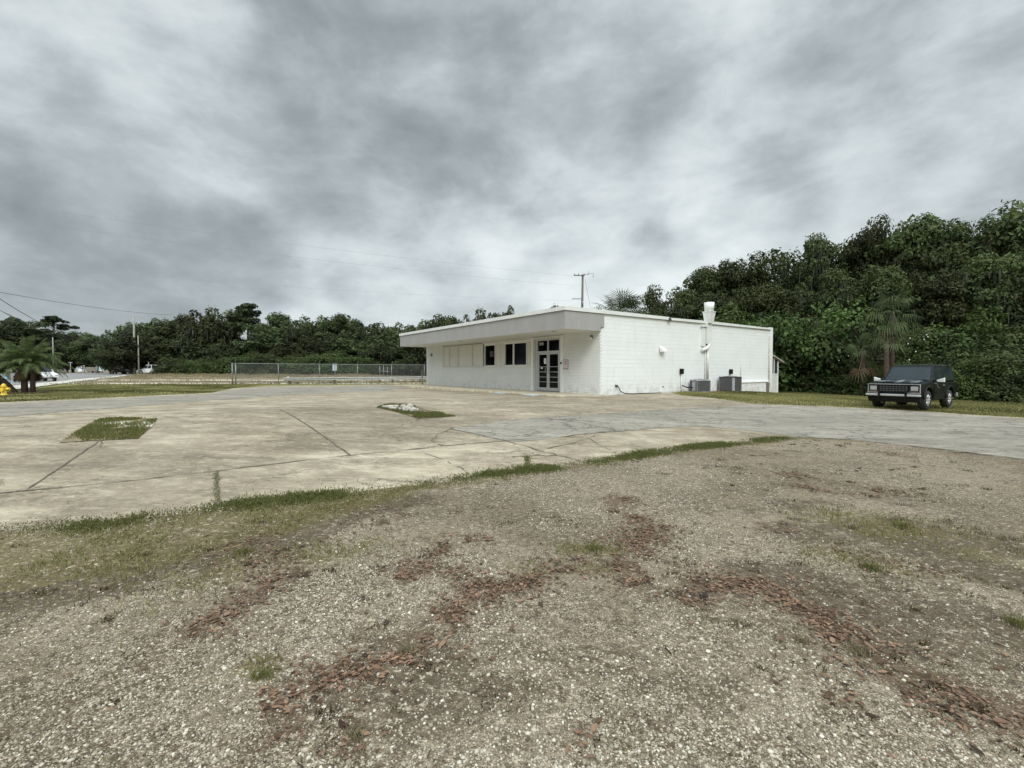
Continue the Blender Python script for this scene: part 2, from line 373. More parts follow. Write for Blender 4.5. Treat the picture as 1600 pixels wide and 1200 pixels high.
def ground_mats():
    # open ground: lawn, dry field, bare sand
    m, T = new_mat('field_ground'); o = T.obj()
    g = T.ramp(T.math('ADD', T.math('MULTIPLY', T.noise(o, 5.5, 7, .7), .6), T.math('MULTIPLY', T.noise(o, .5, 8, .7), .4)), [(.3, (.115, .112, .038)), (.5, (.20, .19, .075)), (.7, (.30, .275, .13))])
    d = T.ramp(T.noise(o, 2.5, 7, .7), [(.3, (.16, .125, .08)), (.55, (.27, .22, .145)), (.75, (.36, .31, .21))])
    s = T.ramp(T.noise(o, 4, 6, .7), [(.3, (.42, .38, .30)), (.7, (.74, .70, .60))])
    dry = T.maprange(T.math('ADD', T.attr('dry'), T.math('MULTIPLY', T.noise(o, .55, 6, .65), 1.0)), .85, 1.15)
    sand = T.maprange(T.math('ADD', T.attr('sand'), T.math('MULTIPLY', T.noise(T.mapping(o, scale=(.35, 1.6, 1)), .5, 6, .62), 1.0)), .98, 1.12)
    c = T.mix(dry, g, d); c = T.mix(sand, c, s)
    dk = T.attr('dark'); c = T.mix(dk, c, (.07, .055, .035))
    T.pbsdf(c, .95, 0, T.bump(T.noise(o, 14, 5, .7), .8, .05), .1); M['field'] = m
    # weathered concrete slab
    m, T = new_mat('weathered_concrete'); o = T.obj()
    st1 = T.noise(T.mapping(o, scale=(.16, 1.0, 1), rot=(0, 0, R(-10))), 1.3, 8, .62, .5)
    st2 = T.noise(T.mapping(o, scale=(.5, 1.2, 1), rot=(0, 0, R(20)), loc=(4, 9, 0)), .55, 7, .6, .8)
    st3 = T.noise(T.mapping(o, scale=(.3, 1.0, 1), rot=(0, 0, R(4))), 4.5, 6, .7)
    fine = T.noise(o, 38, 4, .7); vor = T.n('ShaderNodeTexVoronoi', ins={'Scale': 130.0}); T.nt.links.new(o, vor.inputs['Vector'])
    st4 = T.noise(T.mapping(o, scale=(.6, 1.0, 1), loc=(1, 2, 0)), 1.7, 8, .68, .3)
    L = .5
    for nn, k in ((st1, 1.1), (st2, 1.3), (st3, .8), (st4, 2.1)): L = T.math('ADD', L, T.math('MULTIPLY_ADD', nn, k, -.5 * k))
    L = T.math('SUBTRACT', L, T.math('MULTIPLY', T.attr('stain'), .55))
    L = T.math('ADD', L, T.math('MULTIPLY', T.attr('pale'), .25))
    c = T.ramp(L, [(.0, (.135, .122, .096)), (.25, (.225, .205, .163)), (.48, (.325, .300, .240)), (.72, (.425, .398, .325)), (1.0, (.58, .55, .46))])
    d1 = T.maprange(T.noise(T.mapping(o, scale=(.7, 1.1, 1), rot=(0, 0, R(-8)), loc=(3, 1, 0)), 1.3, 14, .80, .2), .47, .58, 0, .70)
    c = T.mix(d1, c, T.ramp(T.noise(o, 30, 4, .7), [(.3, (.12, .105, .078)), (.7, (.26, .235, .185))]))
    d2 = T.maprange(T.noise(T.mapping(o, scale=(.22, 1.2, 1), rot=(0, 0, R(24)), loc=(8, 2, 0)), 3.6, 12, .78), .55, .64, 0, .45)
    c = T.mix(d2, c, (.60, .57, .48))
    c = T.mix(T.maprange(T.noise(o, 55, 4, .75), .56, .64, 0, .5), c, (.13, .115, .09))
    c = T.mix(T.maprange(vor.outputs['Distance'], .25, .75, 0, .35), c, (.52, .49, .41))
    c = T.mix(T.maprange(T.noise(o, .28, 3, .5), .50, .62, 0, .35), c, T.mix(1.0, c, (.66, .62, .55), 'MULTIPLY'))
    # tyre arcs
    wv = T.n('ShaderNodeTexWave', wave_type='RINGS', rings_direction='Z', ins={'Scale': .8, 'Distortion': 1.1, 'Detail': 1.0, 'Detail Scale': .3})
    T.nt.links.new(T.mapping(o, loc=(9, -4, 0)), wv.inputs['Vector'])
    arc = T.math('MULTIPLY', T.maprange(wv.outputs['Fac'], .86, .97, 0, 1), T.maprange(T.noise(o, .22, 4, .55), .52, .66, 0, .30))
    c = T.mix(arc, c, (.56, .53, .44))
    g1 = T.maprange(T.noise(o, .9, 4), .38, .60)
    c = T.mix(T.math('MULTIPLY', T.maprange(T.noise(T.mapping(o, scale=(.75, 1, 1)), 7.5, 8, .78), .48, .60, 0, .62), g1), c, (.135, .118, .09))
    c = T.mix(T.maprange(T.noise(T.mapping(o, scale=(.6, 1, 1), loc=(3, 3, 3)), 11, 8, .78), .53, .64, 0, .5), c, (.60, .57, .49))
    cr = T.n('ShaderNodeTexVoronoi', feature='DISTANCE_TO_EDGE', ins={'Scale': .55})
    wob = T.n('ShaderNodeVectorMath', operation='ADD'); T.nt.links.new(o, wob.inputs[0]); T.nt.links.new(T.noise(o, 1.1, 8, .75, out='Color'), wob.inputs[1]); T.nt.links.new(wob.outputs[0], cr.inputs['Vector'])
    c = T.mix(T.math('MULTIPLY', T.maprange(cr.outputs[0], .012, .003), T.maprange(T.noise(o, .4, 5, .6), .48, .56, 0, .7)), c, (.08, .07, .05))
    c = T.mix(1.0, c, (.89, .825, .74), 'MULTIPLY')
    h = T.math('ADD', fine, T.math('MULTIPLY', st3, 1.0))
    T.pbsdf(c, .88, 0, T.bump(h, .35, .008), .25); M['concrete'] = m
    # old grey asphalt with pale worn stone
    m, T = new_mat('worn_asphalt'); o = T.obj()
    big = T.noise(T.mapping(o, scale=(.3, 1, 1)), .9, 8, .62, .6); mid = T.noise(T.mapping(o, scale=(.5, 1.3, 1)), 7, 6, .7)
    v = T.n('ShaderNodeTexVoronoi', ins={'Scale': 75.0}); T.nt.links.new(o, v.inputs['Vector'])
    sc = T.n('ShaderNodeSeparateColor'); T.nt.links.new(v.outputs['Color'], sc.inputs[0])
    L = .5
    for nn, k in ((big, 1.3), (mid, .9), (sc.outputs[0], .22)): L = T.math('ADD', L, T.math('MULTIPLY_ADD', nn, k, -.5 * k))
    c = T.ramp(L, [(.05, (.155, .150, .135)), (.35, (.245, .240, .218)), (.6, (.325, .318, .29)), (.95, (.47, .455, .41))])
    cr = T.n('ShaderNodeTexVoronoi', feature='DISTANCE_TO_EDGE', ins={'Scale': .9})
    wob = T.n('ShaderNodeVectorMath', operation='ADD'); T.nt.links.new(o, wob.inputs[0])
    T.nt.links.new(T.noise(o, 1.4, 6, .7, out='Color'), wob.inputs[1]); T.nt.links.new(wob.outputs[0], cr.inputs['Vector'])
    crk = T.math('MULTIPLY', T.maprange(cr.outputs[0], .030, .008), T.maprange(T.noise(o, .45, 5, .6), .44, .56))
    c = T.mix(T.math('MULTIPLY', crk, .8), c, (.07, .068, .06))
    hole = T.maprange(T.noise(T.mapping(o, scale=(.4, 1.2, 1)), 2.2, 5, .6), .68, .74); c = T.mix(T.math('MULTIPLY', hole, .7), c, (.10, .095, .08))
    c = T.mix(T.maprange(T.noise(T.mapping(o, scale=(.35, 1.2, 1)), 3.2, 12, .76), .52, .62, 0, .6), c, (.13, .122, .10))
    c = T.mix(T.maprange(T.noise(T.mapping(o, scale=(.25, 1.3, 1), loc=(5, 5, 0)), 5.0, 12, .76), .55, .66, 0, .55), c, (.50, .485, .43))
    c = T.mix(T.maprange(T.noise(T.mapping(o, scale=(.7, 1, 1), loc=(9, 1, 1)), 10, 8, .8), .53, .62, 0, .6), c, (.10, .092, .075))
    c = T.mix(1.0, c, (.90, .85, .78), 'MULTIPLY')
    T.pbsdf(c, .9, 0, T.bump(T.math('ADD', v.outputs['Distance'], mid), .5, .008), .25); M['asphalt'] = m
    m, T = new_mat('road_asphalt'); o = T.obj()
    T.pbsdf(T.ramp(T.noise(T.mapping(o, scale=(.2, .4, 1)), .8, 6), [(.3, (.19, .188, .18)), (.7, (.26, .255, .245))]), .9); M['road'] = m
    # crushed shell and stone lot
    m, T = new_mat('crushed_gravel'); o = T.obj()
    def stones(scale, loc):
        wob = T.n('ShaderNodeVectorMath', operation='MULTIPLY_ADD'); T.nt.links.new(T.noise(o, scale * .7, 2, out='Color'), wob.inputs[0])
        wob.inputs[1].default_value = (.35 / scale,) * 3; T.nt.links.new(T.mapping(o, loc=loc), wob.inputs[2])
        v = T.n('ShaderNodeTexVoronoi', ins={'Scale': scale}); T.nt.links.new(wob.outputs[0], v.inputs['Vector'])
        s = T.n('ShaderNodeSeparateColor'); T.nt.links.new(v.outputs['Color'], s.inputs[0])
        e = T.n('ShaderNodeTexVoronoi', feature='DISTANCE_TO_EDGE', ins={'Scale': scale}); T.nt.links.new(wob.outputs[0], e.inputs['Vector'])
        return v.outputs['Distance'], s.outputs, e.outputs[0]
    dA, sA, eA = stones(82.0, (0, 0, 0)); dB, sB, eB = stones(150.0, (3, 5, 0))
    pal = [(0, (.05, .042, .030)), (.25, (.15, .13, .095)), (.48, (.29, .262, .20)), (.72, (.40, .368, .295)), (.88, (.60, .57, .485)), (1, (.80, .77, .69))]
    cA = T.ramp(sA[0], pal); cB = T.ramp(sB[0], pal)
    c = T.mix(T.maprange(sA[1], .52, .6), cB, cA)
    eg = T.mix(T.maprange(sA[1], .52, .6), eB, eA)
    c = T.mix(T.maprange(eg, .16, .0, 0, .92), c, (.06, .05, .036))
    mid = T.noise(o, 9, 5, .7); big = T.noise(o, .9, 6, .62, .4); bg2 = T.noise(o, .35, 5, .6)
    fines = T.ramp(T.noise(o, 160, 3, .7), [(.3, (.15, .128, .09)), (.5, (.285, .255, .19)), (.72, (.47, .43, .34))])
    c = T.mix(T.math('MULTIPLY', T.maprange(T.math('ADD', T.math('MULTIPLY', mid, .5), T.math('MULTIPLY', big, .6)), .46, .64), .70), c, fines)
    c = T.mix(T.maprange(bg2, .42, .60, 0, .75), c, T.mix(1.0, c, (.62, .60, .55), 'MULTIPLY'))
    dark = T.maprange(T.math('ADD', T.attr('dark'), T.math('MULTIPLY_ADD', T.noise(o, 3.2, 12, .8), 2.6, -1.3)), .34, .72)
    soil = T.ramp(T.noise(o, 26, 5, .75), [(.3, (.035, .028, .02)), (.52, (.09, .074, .052)), (.75, (.22, .19, .14))])
    c = T.mix(T.math('MULTIPLY', dark, .82), c, soil)
    spot = T.math('MULTIPLY', T.maprange(T.noise(T.mapping(o, scale=(1, 1.5, 1)), 4, 10, .80), .545, .61), T.maprange(T.noise(o, .7, 3), .38, .54)); c = T.mix(T.math('MULTIPLY', spot, .85), c, soil)
    gr = T.maprange(T.math('ADD', T.attr('green'), T.math('MULTIPLY_ADD', T.noise(o, 5, 12, .8), 2.6, -1.3)), .30, .62)
    c = T.mix(T.math('MULTIPLY', gr, .7), c, T.ramp(T.noise(o, 40, 4), [(.3, (.070, .062, .026)), (.7, (.215, .195, .085))]))
    lf = T.maprange(T.math('ADD', T.attr('litter'), T.math('MULTIPLY_ADD', T.noise(o, 4, 12, .8), 3.2, -1.6)), .42, .80)
    c = T.mix(T.math('MULTIPLY', lf, .72), c, T.ramp(T.noise(o, 55, 4), [(.3, (.05, .034, .022)), (.7, (.17, .118, .08))]))
    c = T.mix(T.maprange(T.noise(T.mapping(o, scale=(.8, 1, 1)), 20, 6, .82), .55, .63, 0, .70), c, (.66, .625, .53))
    c = T.mix(T.maprange(T.noise(T.mapping(o, scale=(.8, 1, 1), loc=(2, 7, 1)), 17, 6, .82), .53, .61, 0, .80), c, (.085, .066, .045))
    c = T.mix(1.0, c, (.98, .90, .825), 'MULTIPLY')
    h = T.math('MULTIPLY_ADD', dA, -1.0, T.math('MULTIPLY', sA[2], .5))
    b1 = T.bump(h, .75, .011); b2 = T.bump(T.noise(o, 6, 6, .7), .5, .03, b1)
    T.pbsdf(c, .9, 0, b2, .25); M['gravel'] = m
    m, T = new_mat('pebbles'); 
    t = T.attr('tint'); T.pbsdf(T.ramp(t, [(0, (.08, .065, .045)), (.3, (.22, .19, .135)), (.6, (.40, .365, .285)), (.9, (.60, .565, .47)), (1, (.74, .71, .62))]), .75, 0,
            T.bump(T.noise(T.obj(), 300, 3), .3, .002), .3); M['pebble'] = m
    m, T = new_mat('dark_crack'); o = T.obj()
    T.pbsdf(T.ramp(T.noise(o, 9, 5, .7), [(.35, (.055, .046, .032)), (.55, (.13, .115, .08)), (.7, (.26, .235, .18))]), .95); M['crack'] = m
ground_mats()
# ------------------------------------------------------------------ ground sheets
def sheet(name, poly, step, dz, mat, masks=None, inner=None, kind='structure'):
    n0 = len(poly); xs = [p[0] for p in poly]; ys = [p[1] for p in poly]
    pts = []
    for i in range(n0):                                   # subdivide the border
        a, b = np.array(poly[i]), np.array(poly[(i + 1) % n0]); k = max(1, int(np.hypot(*(b - a)) / step))
        pts += [tuple(a + (b - a) * j / k) for j in range(k)]
    nb = len(pts); edges = [(i, (i + 1) % nb) for i in range(nb)]
    gx, gy = np.meshgrid(np.arange(min(xs), max(xs), step), np.arange(min(ys), max(ys), step))
    gx = (gx + RNG.uniform(-.2, .2, gx.shape) * step).ravel(); gy = (gy + RNG.uniform(-.2, .2, gy.shape) * step).ravel()
    k = in_poly(gx, gy, poly) & (dist_poly(gx, gy, pts + [pts[0]]) > step * .4)
    if inner is not None: k &= inner(gx, gy)
    pts += list(zip(gx[k].tolist(), gy[k].tolist()))
    r = geometry.delaunay_2d_cdt([Vector(p) for p in pts], edges, [list(range(nb))], 1, 1e-5)
    V = np.array([(p.x, p.y) for p in r[0]]); F = np.array([f for f in r[2] if len(f) == 3])
    z = terr(V[:, 0], V[:, 1]) + dz
    at = {kk: f(V[:, 0], V[:, 1]) for kk, f in (masks or {}).items()}
    a, b, c = V[F[:, 0]], V[F[:, 1]], V[F[:, 2]]
    neg = ((b[:, 0] - a[:, 0]) * (c[:, 1] - a[:, 1]) - (b[:, 1] - a[:, 1]) * (c[:, 0] - a[:, 0])) < 0
    F[neg] = F[neg][:, ::-1]
    o = mesh_np(name, np.column_stack((V, z)), F, mat, attrs=at, smooth=True)
    if kind: o['kind'] = kind
    return o
def gpts(*uv): return [G(u, v) for u, v in uv]
# ground to the horizon
nA, nB_ = SN(3, f=.25), SN(4, f=.5)
def ground():
    xs = np.unique(np.concatenate((-np.geomspace(90, 2500, 24)[::-1], np.arange(-90, 50, 1.0), np.geomspace(50, 2500, 24))))
    ys = np.unique(np.concatenate((-np.geomspace(6, 400, 12)[::-1], np.arange(-6, 90, 1.0), np.geomspace(90, 3500, 24))))
    X, Y = np.meshgrid(xs, ys); Z = terr(X, Y) - .035
    n, mm = X.shape; idx = np.arange(n * mm).reshape(n, mm)
    F = np.stack((idx[:-1, :-1], idx[:-1, 1:], idx[1:, 1:], idx[1:, :-1]), -1).reshape(-1, 4)
    x, y = X.ravel(), Y.ravel()
    lx, ly = to_local(x, y)
    left = ss((-4 - x) / 8)
    sand = .95 * left * np.clip(np.exp(-((y - 46.0) / 2.2) ** 2) + .95 * np.exp(-((y - 58) / 2.8) ** 2), 0, 1) * ss((y - 41) / 3)
    dry = left * ss((y - 42) / 8) * .75 + .1
    dark = ss((y - 24 - 0 * x) / 6) * ss((x - 17) / 6) * 0
    # bare soil under the trees on the right
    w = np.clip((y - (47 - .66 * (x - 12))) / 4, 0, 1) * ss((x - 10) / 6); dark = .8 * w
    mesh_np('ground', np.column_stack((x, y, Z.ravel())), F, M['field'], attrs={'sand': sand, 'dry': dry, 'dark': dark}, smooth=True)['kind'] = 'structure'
ground()
# outlines (pixel pairs turned into ground points)
EDGE = gpts((-330, 890), (-120, 856), (0, 838), (90, 830), (150, 824), (250, 809), (340, 797), (480, 780), (600, 765), (720, 752), (830, 735), (900, 727), (1000, 712),
            (1100, 698), (1180, 690), (1240, 684), (1330, 688), (1450, 700), (1600, 720), (1800, 752))
LAWNL = gpts((-300, 645), (0, 629), (180, 621), (330, 614), (362, 607), (430, 603), (560, 601.5), (665, 600.5))
SW = [from_local(-2.2, 19.4), from_local(-2.2, 17.0), from_local(-2.2, 6.0), from_local(-2.25, -.2), from_local(-.6, -.9), from_local(.0, -.06), from_local(0, 19.4)]
LAWNR = gpts((1066, 618), (1110, 622), (1180, 631), (1270, 634), (1360, 638), (1450, 643), (1600, 653), (1800, 668))
conc = [*EDGE, *LAWNR[::-1], from_local(4.9, -.02), from_local(3, .3), from_local(3, 22), *LAWNL[::-1]]
ISL_L = gpts((92, 693), (120, 677), (157, 656), (180, 654), (246, 655), (238, 668), (215, 686), (160, 690))
ISL_R = gpts((588, 637), (606, 632), (640, 633), (665, 640), (712, 651), (690, 653), (652, 655), (620, 645))
stain_spots = [(gpts((520, 640), (640, 665), (760, 660)), 1.3, .8), (gpts((150, 725), (330, 715), (480, 690)), 1.0, .8), (gpts((560, 690), (700, 650)), .8, .7),
               (gpts((660, 603), (850, 625), (1000, 630), (1150, 632)), 1.6, .55), (gpts((0, 830), (250, 800), (480, 770)), .35, .7), (gpts((720, 612), (860, 640)), 1.5, .5)]
pale_spots = [(gpts((0, 760), (330, 738), (560, 706)), .5, .5), (gpts((0, 650), (180, 640), (420, 620)), 1.2, .6), (gpts((560, 760), (700, 710), (860, 690)), .5, .8), (gpts((220, 735), (240, 700), (300, 690)), .35, .6), (gpts((400, 625), (620, 615)), 2.0, .5)]
nS = SN(9, f=1.2)
def spotmask(spots):
    def f(x, y):
        w = 1.12 + .45 * nS(x, y); m = np.zeros(x.shape)
        for pl, wd, a in spots: m = np.maximum(m, a * np.exp(-(dist_poly(x, y, pl) / (wd * w + .05)) ** 2))
        return m
    return f
sheet('concrete_lot', conc, .45, 0.0, M['concrete'], {'stain': spotmask(stain_spots), 'pale': spotmask(pale_spots)})
asph = gpts((704, 671), (760, 661), (870, 651), (1000, 643), (1110, 636), (1180, 632.5), (1270, 635.5), (1360, 639.5), (1450, 644.5), (1600, 655), (1790, 668), (1790, 748),
            (1600, 719), (1450, 699), (1330, 688), (1250, 683.5), (1160, 672), (1080, 666), (980, 674), (900, 680), (860, 687), (800, 692), (750, 681))
sheet('asphalt_drive', asph, .5, .006, M['asphalt'])
asph2 = gpts((0, 631), (180, 623), (330, 616), (362, 609), (430, 605), (560, 603), (650, 603), (600, 611), (440, 618), (300, 628), (150, 640), (0, 652), (-300, 672), (-300, 648))
sheet('asphalt_strip', asph2, .8, .006, M['asphalt'])
# masks of the gravel lot
SWATH = [(gpts((395, 1195), (450, 1140), (480, 1090), (520, 1070), (600, 1040), (650, 1000), (700, 965), (760, 945), (830, 920), (900, 890)), .10, 1.0),
         (gpts((240, 1030), (290, 1000), (380, 950), (420, 925), (470, 890)), .09, .9),
         (gpts((955, 780), (1010, 820), (1005, 855), (955, 870), (965, 895), (1000, 925)), .17, .95),
         (gpts((1090, 922), (1170, 908), (1230, 940), (1290, 985), (1340, 1025), (1400, 1060), (1480, 1088), (1620, 1130)), .12, 1.0),
         (gpts((625, 912), (690, 862), (765, 845)), .10, .7), (gpts((620, 915), (690, 905), (760, 925)), .10, .8),
         (gpts((1240, 738), (1262, 765), (1350, 775), (1400, 770)), .14, .6), (gpts((1340, 705), (1440, 715)), .16, .5),
         (gpts((100, 1115), (150, 1082)), .04, .8), (gpts((200, 1060), (255, 1030)), .03, .7), (gpts((1055, 940), (1100, 930), (1120, 950)), .10, .8),
         (gpts((395, 1100), (470, 1090)), .05, .7), (gpts((520, 1185), (575, 1165)), .05, .7), (gpts((370, 850), (450, 890)), .25, .35),
         (gpts((1190, 800), (1260, 840)), .15, .35), (gpts((1300, 860), (1400, 880), (1480, 900)), .12, .35), (gpts((880, 1195), (930, 1150)), .03, .4),
         (gpts((1290, 1120), (1350, 1110)), .05, .45), (gpts((560, 830), (640, 800)), .18, .25)]
DARKS = [(gpts((-100, 965), (100, 920), (250, 885), (420, 850), (560, 800), (640, 785)), .33, 1.0), (gpts((560, 1090), (640, 1060), (720, 1080)), .30, .75), (gpts((1180, 905), (1260, 915), (1330, 960)), .28, 1.05),
         (gpts((1340, 1000), (1440, 1020)), .3, .85), (gpts((1440, 860), (1560, 900), (1680, 930)), .35, .95), (gpts((1250, 840), (1420, 830), (1560, 855)), .5, .75),
         (gpts((560, 1000), (600, 1080)), .12, .7), (gpts((1100, 800), (1290, 790)), .35, .5), (gpts((1020, 1130), (1120, 1110)), .1, .6),
         (gpts((0, 1060), (100, 1020), (240, 1000)), .08, .45), (gpts((850, 1020), (1000, 1060), (1150, 1070)), .25, .5), (gpts((150, 1190), (330, 1150)), .06, .6),
         (gpts((1380, 930), (1600, 1010)), .5, .7), (gpts((1240, 745), (1400, 775)), .2, .5)]
GREENS = [(EDGE[2:17], .22, 1.0), (gpts((-150, 900), (0, 878), (130, 866), (260, 848), (330, 830)), .50, 1.15), (gpts((-150, 935), (60, 905), (200, 880)), .28, .8), (gpts((330, 840), (420, 830), (600, 775)), .28, .75),
          (gpts((330, 900), (430, 880), (560, 860)), .35, .5), (gpts((900, 860), (960, 865)), .15, .7), (gpts((820, 905), (930, 890)), .2, .45),
          (gpts((1330, 815), (1440, 830)), .4, .55), (gpts((1540, 870), (1640, 900)), .2, .6), (gpts((1290, 870), (1370, 890)), .2, .45), (gpts((400, 1050), (420, 1066)), .05, .8)]
def litter_mask(x, y): return spotmask(SWATH)(x, y)
def green_mask(x, y): return spotmask(GREENS)(x, y)
gravel_poly = [*EDGE, (24, 7), (24, -4), (-12, -4), (-12, 4)]
gravel_poly = [(x, y + (.0)) for x, y in gravel_poly]
sheet('gravel_lot', gravel_poly, .14, .004, M['gravel'], {'litter': lambda x, y: .85 * litter_mask(x, y), 'dark': spotmask(DARKS), 'green': green_mask},
      inner=lambda x, y: (y > .3) & (np.abs(x) < y * 1.2 + 1.5))
# lawn soil in the two islands
for nm, pl in (('island_soil', ISL_L), ('island_soil', ISL_R)):
    o = sheet(nm, pl, .3, .012, M['field'], {'sand': lambda x, y: x * 0 + .50, 'dry': lambda x, y: x * 0 + .75, 'dark': lambda x, y: x * 0 + (.10 if pl is ISL_L else .45)})
# road and pavement on the left
road = gpts((-420, 640), (-100, 610), (0, 603.5), (60, 598), (130, 591), (205, 585.6)) + [(-86, 128), (-150, 128), (-150, 95), (-120, 60), (-110, 20)]
sheet('road', road, 3.0, -.012, M['road'])
swk = gpts((-200, 628), (0, 611), (50, 606), (120, 596.5), (205, 586.6), (205, 585.7), (120, 592.6), (50, 600), (0, 605), (-200, 620))
M['pavement'] = simple('pale_pavement', (.50, .48, .42), .9, var=.2, scale=3)
sheet('pavement', swk, 2.0, .03, M['pavement'])
# cracks and joints: thin dark strips lying in the slab
def cracks():
    mb = MB(); r = random.Random(5)
    def strip(uv, w, jag=.04, gap=0.0, dz=.010):
        pts = gpts(*uv); L = []
        for a, b in zip(pts[:-1], pts[1:]):
            k = max(2, int(math.dist(a, b) / .16)); L += [(a[0] + (b[0] - a[0]) * j / k, a[1] + (b[1] - a[1]) * j / k) for j in range(k)]
        L.append(pts[-1]); q = []
        for i, p in enumerate(L):
            a, b = L[max(0, i - 1)], L[min(len(L) - 1, i + 1)]; tx, ty = b[0] - a[0], b[1] - a[1]; l = math.hypot(tx, ty) or 1
            nx, ny = -ty / l, tx / l; off = r.uniform(-jag, jag); ww = w * .58 * r.uniform(.3, 1.4)
            cx, cy = p[0] + nx * off, p[1] + ny * off
            q.append(((cx + nx * ww, cy + ny * ww), (cx - nx * ww, cy - ny * ww)))
        for (a, b), (c, d) in zip(q[:-1], q[1:]):
            if r.random() < gap: continue
            mb.quad(*[(p[0], p[1], zg(*p) + dz) for p in (a, b, d, c)])
    strip([(0, 773), (170, 757), (340, 738), (545, 712), (640, 703), (700, 697), (860, 684)], .022, .015)
    strip([(45, 766), (155, 691)], .018, .01); strip([(437, 640), (548, 714)], .028, .01)
    strip([(338, 739), (340, 796)], .022, .02); strip([(704, 671), (750, 680), (800, 692), (905, 722)], .026, .03)
    strip([(704, 671), (682, 682), (676, 690), (700, 700)], .02, .05, .1); strip([(800, 716), (822, 713), (870, 713)], .03, .03)
    strip([(823, 714), (824, 733)], .03, .03); strip([(800, 712), (870, 722)], .012, .02, .2)
    strip([(655, 706), (700, 722), (735, 742)], .014, .03, .15); strip([(845, 703), (900, 694), (930, 680)], .02, .05, .1)
    strip([(870, 686), (910, 680), (990, 672), (1080, 665), (1110, 668)], .022, .05, .15); strip([(915, 684), (945, 700), (975, 715)], .012, .03, .2)
    strip([(1020, 683), (1100, 693)], .014, .04, .3); strip([(700, 671), (760, 662), (860, 652), (1000, 644)], .02, .05, .35)
    strip([(860, 652), (880, 648), (1000, 640)], .02, .05, .3)
    strip([(660, 619), (720, 625), (790, 633), (860, 637)], .02, .05, .3); strip([(640, 633), (560, 637), (470, 641), (437, 640)], .02, .06, .5)
    strip([(0, 660), (60, 657), (150, 655)], .018, .05, .3); strip([(250, 655), (330, 648), (437, 640)], .014, .05, .5)
    strip([(160, 690), (157, 700)], .014, .02); strip([(655, 655), (625, 668), (605, 672)], .02, .06, .15)
    strip([(1010, 613.5), (1060, 613)], .02, .03, .2); strip([(1065, 632), (1130, 633)], .03, .04, .3)
    strip([(180, 660), (190, 651)], .03, .03); strip([(440, 656), (600, 640)], .012, .05, .6); strip([(500, 672), (650, 690)], .010, .05, .6)
    strip([(940, 618), (1000, 619), (1065, 619)], .05, .05, .2); strip([(1180, 690), (1250, 684), (1330, 688), (1450, 701), (1600, 721), (1700, 736)], .05, .06, .25)
    o = mb.build('pavement_cracks', M['crack']); tag(o, kind='structure')
cracks()
# ------------------------------------------------------------------ scatter helpers
def blades(name, xy, h, w, tint, mat, label=None, kind='stuff', base=0.0, lean=.5, parent=None, z=None):
    n = len(xy); a = RNG.uniform(0, 2 * np.pi, n); la = RNG.uniform(0, 2 * np.pi, n)
    h = np.broadcast_to(h, n) * RNG.uniform(.5, 1.25, n); w = np.broadcast_to(w, n)
    if z is None: z = terr(xy[:, 0], xy[:, 1]) + base
    z = np.broadcast_to(z, n)
    l = RNG.uniform(0, lean, n) * h * 1.3
    cx, sx = np.cos(a) * w / 2, np.sin(a) * w / 2
    V = np.empty((n, 5, 3)); V[:, 0] = np.column_stack((xy[:, 0] - cx, xy[:, 1] - sx, z)); V[:, 1] = np.column_stack((xy[:, 0] + cx, xy[:, 1] + sx, z))
    mx, my = np.cos(la) * l, np.sin(la) * l
    V[:, 2] = np.column_stack((xy[:, 0] + mx * .35 + cx * .7, xy[:, 1] + my * .35 + sx * .7, z + h * .6))
    V[:, 3] = np.column_stack((xy[:, 0] + mx * .35 - cx * .7, xy[:, 1] + my * .35 - sx * .7, z + h * .6))
    V[:, 4] = np.column_stack((xy[:, 0] + mx, xy[:, 1] + my, z + h * .95))
    i = np.arange(n)[:, None] * 5
    F = np.concatenate((i + np.array([0, 1, 2]), i + np.array([0, 2, 3]), i + np.array([3, 2, 4])))
    o = mesh_np(name, V.reshape(-1, 3), F, mat, parent, {'tint': np.repeat(tint, 5)})
    if kind: tag(o, label, 'grass' if label else None, kind=kind)
    return o
def sample(n, box, fn):                                  # rejection sampling by a density function
    x = RNG.uniform(box[0], box[1], n); y = RNG.uniform(box[2], box[3], n)
    k = RNG.uniform(0, 1, n) < fn(x, y); return np.column_stack((x[k], y[k]))
nC, nD, nE = SN(21, f=2.2), SN(22, f=6.0), SN(23, f=.9)
def clumpy(x, y): return np.clip(.5 + .5 * nC(x, y) + .35 * nD(x, y), 0, 1)
def mixt(n, *arr): return np.clip(RNG.beta(2, 2, n) * .7 + .3 * RNG.uniform(0, 1), 0, 1)
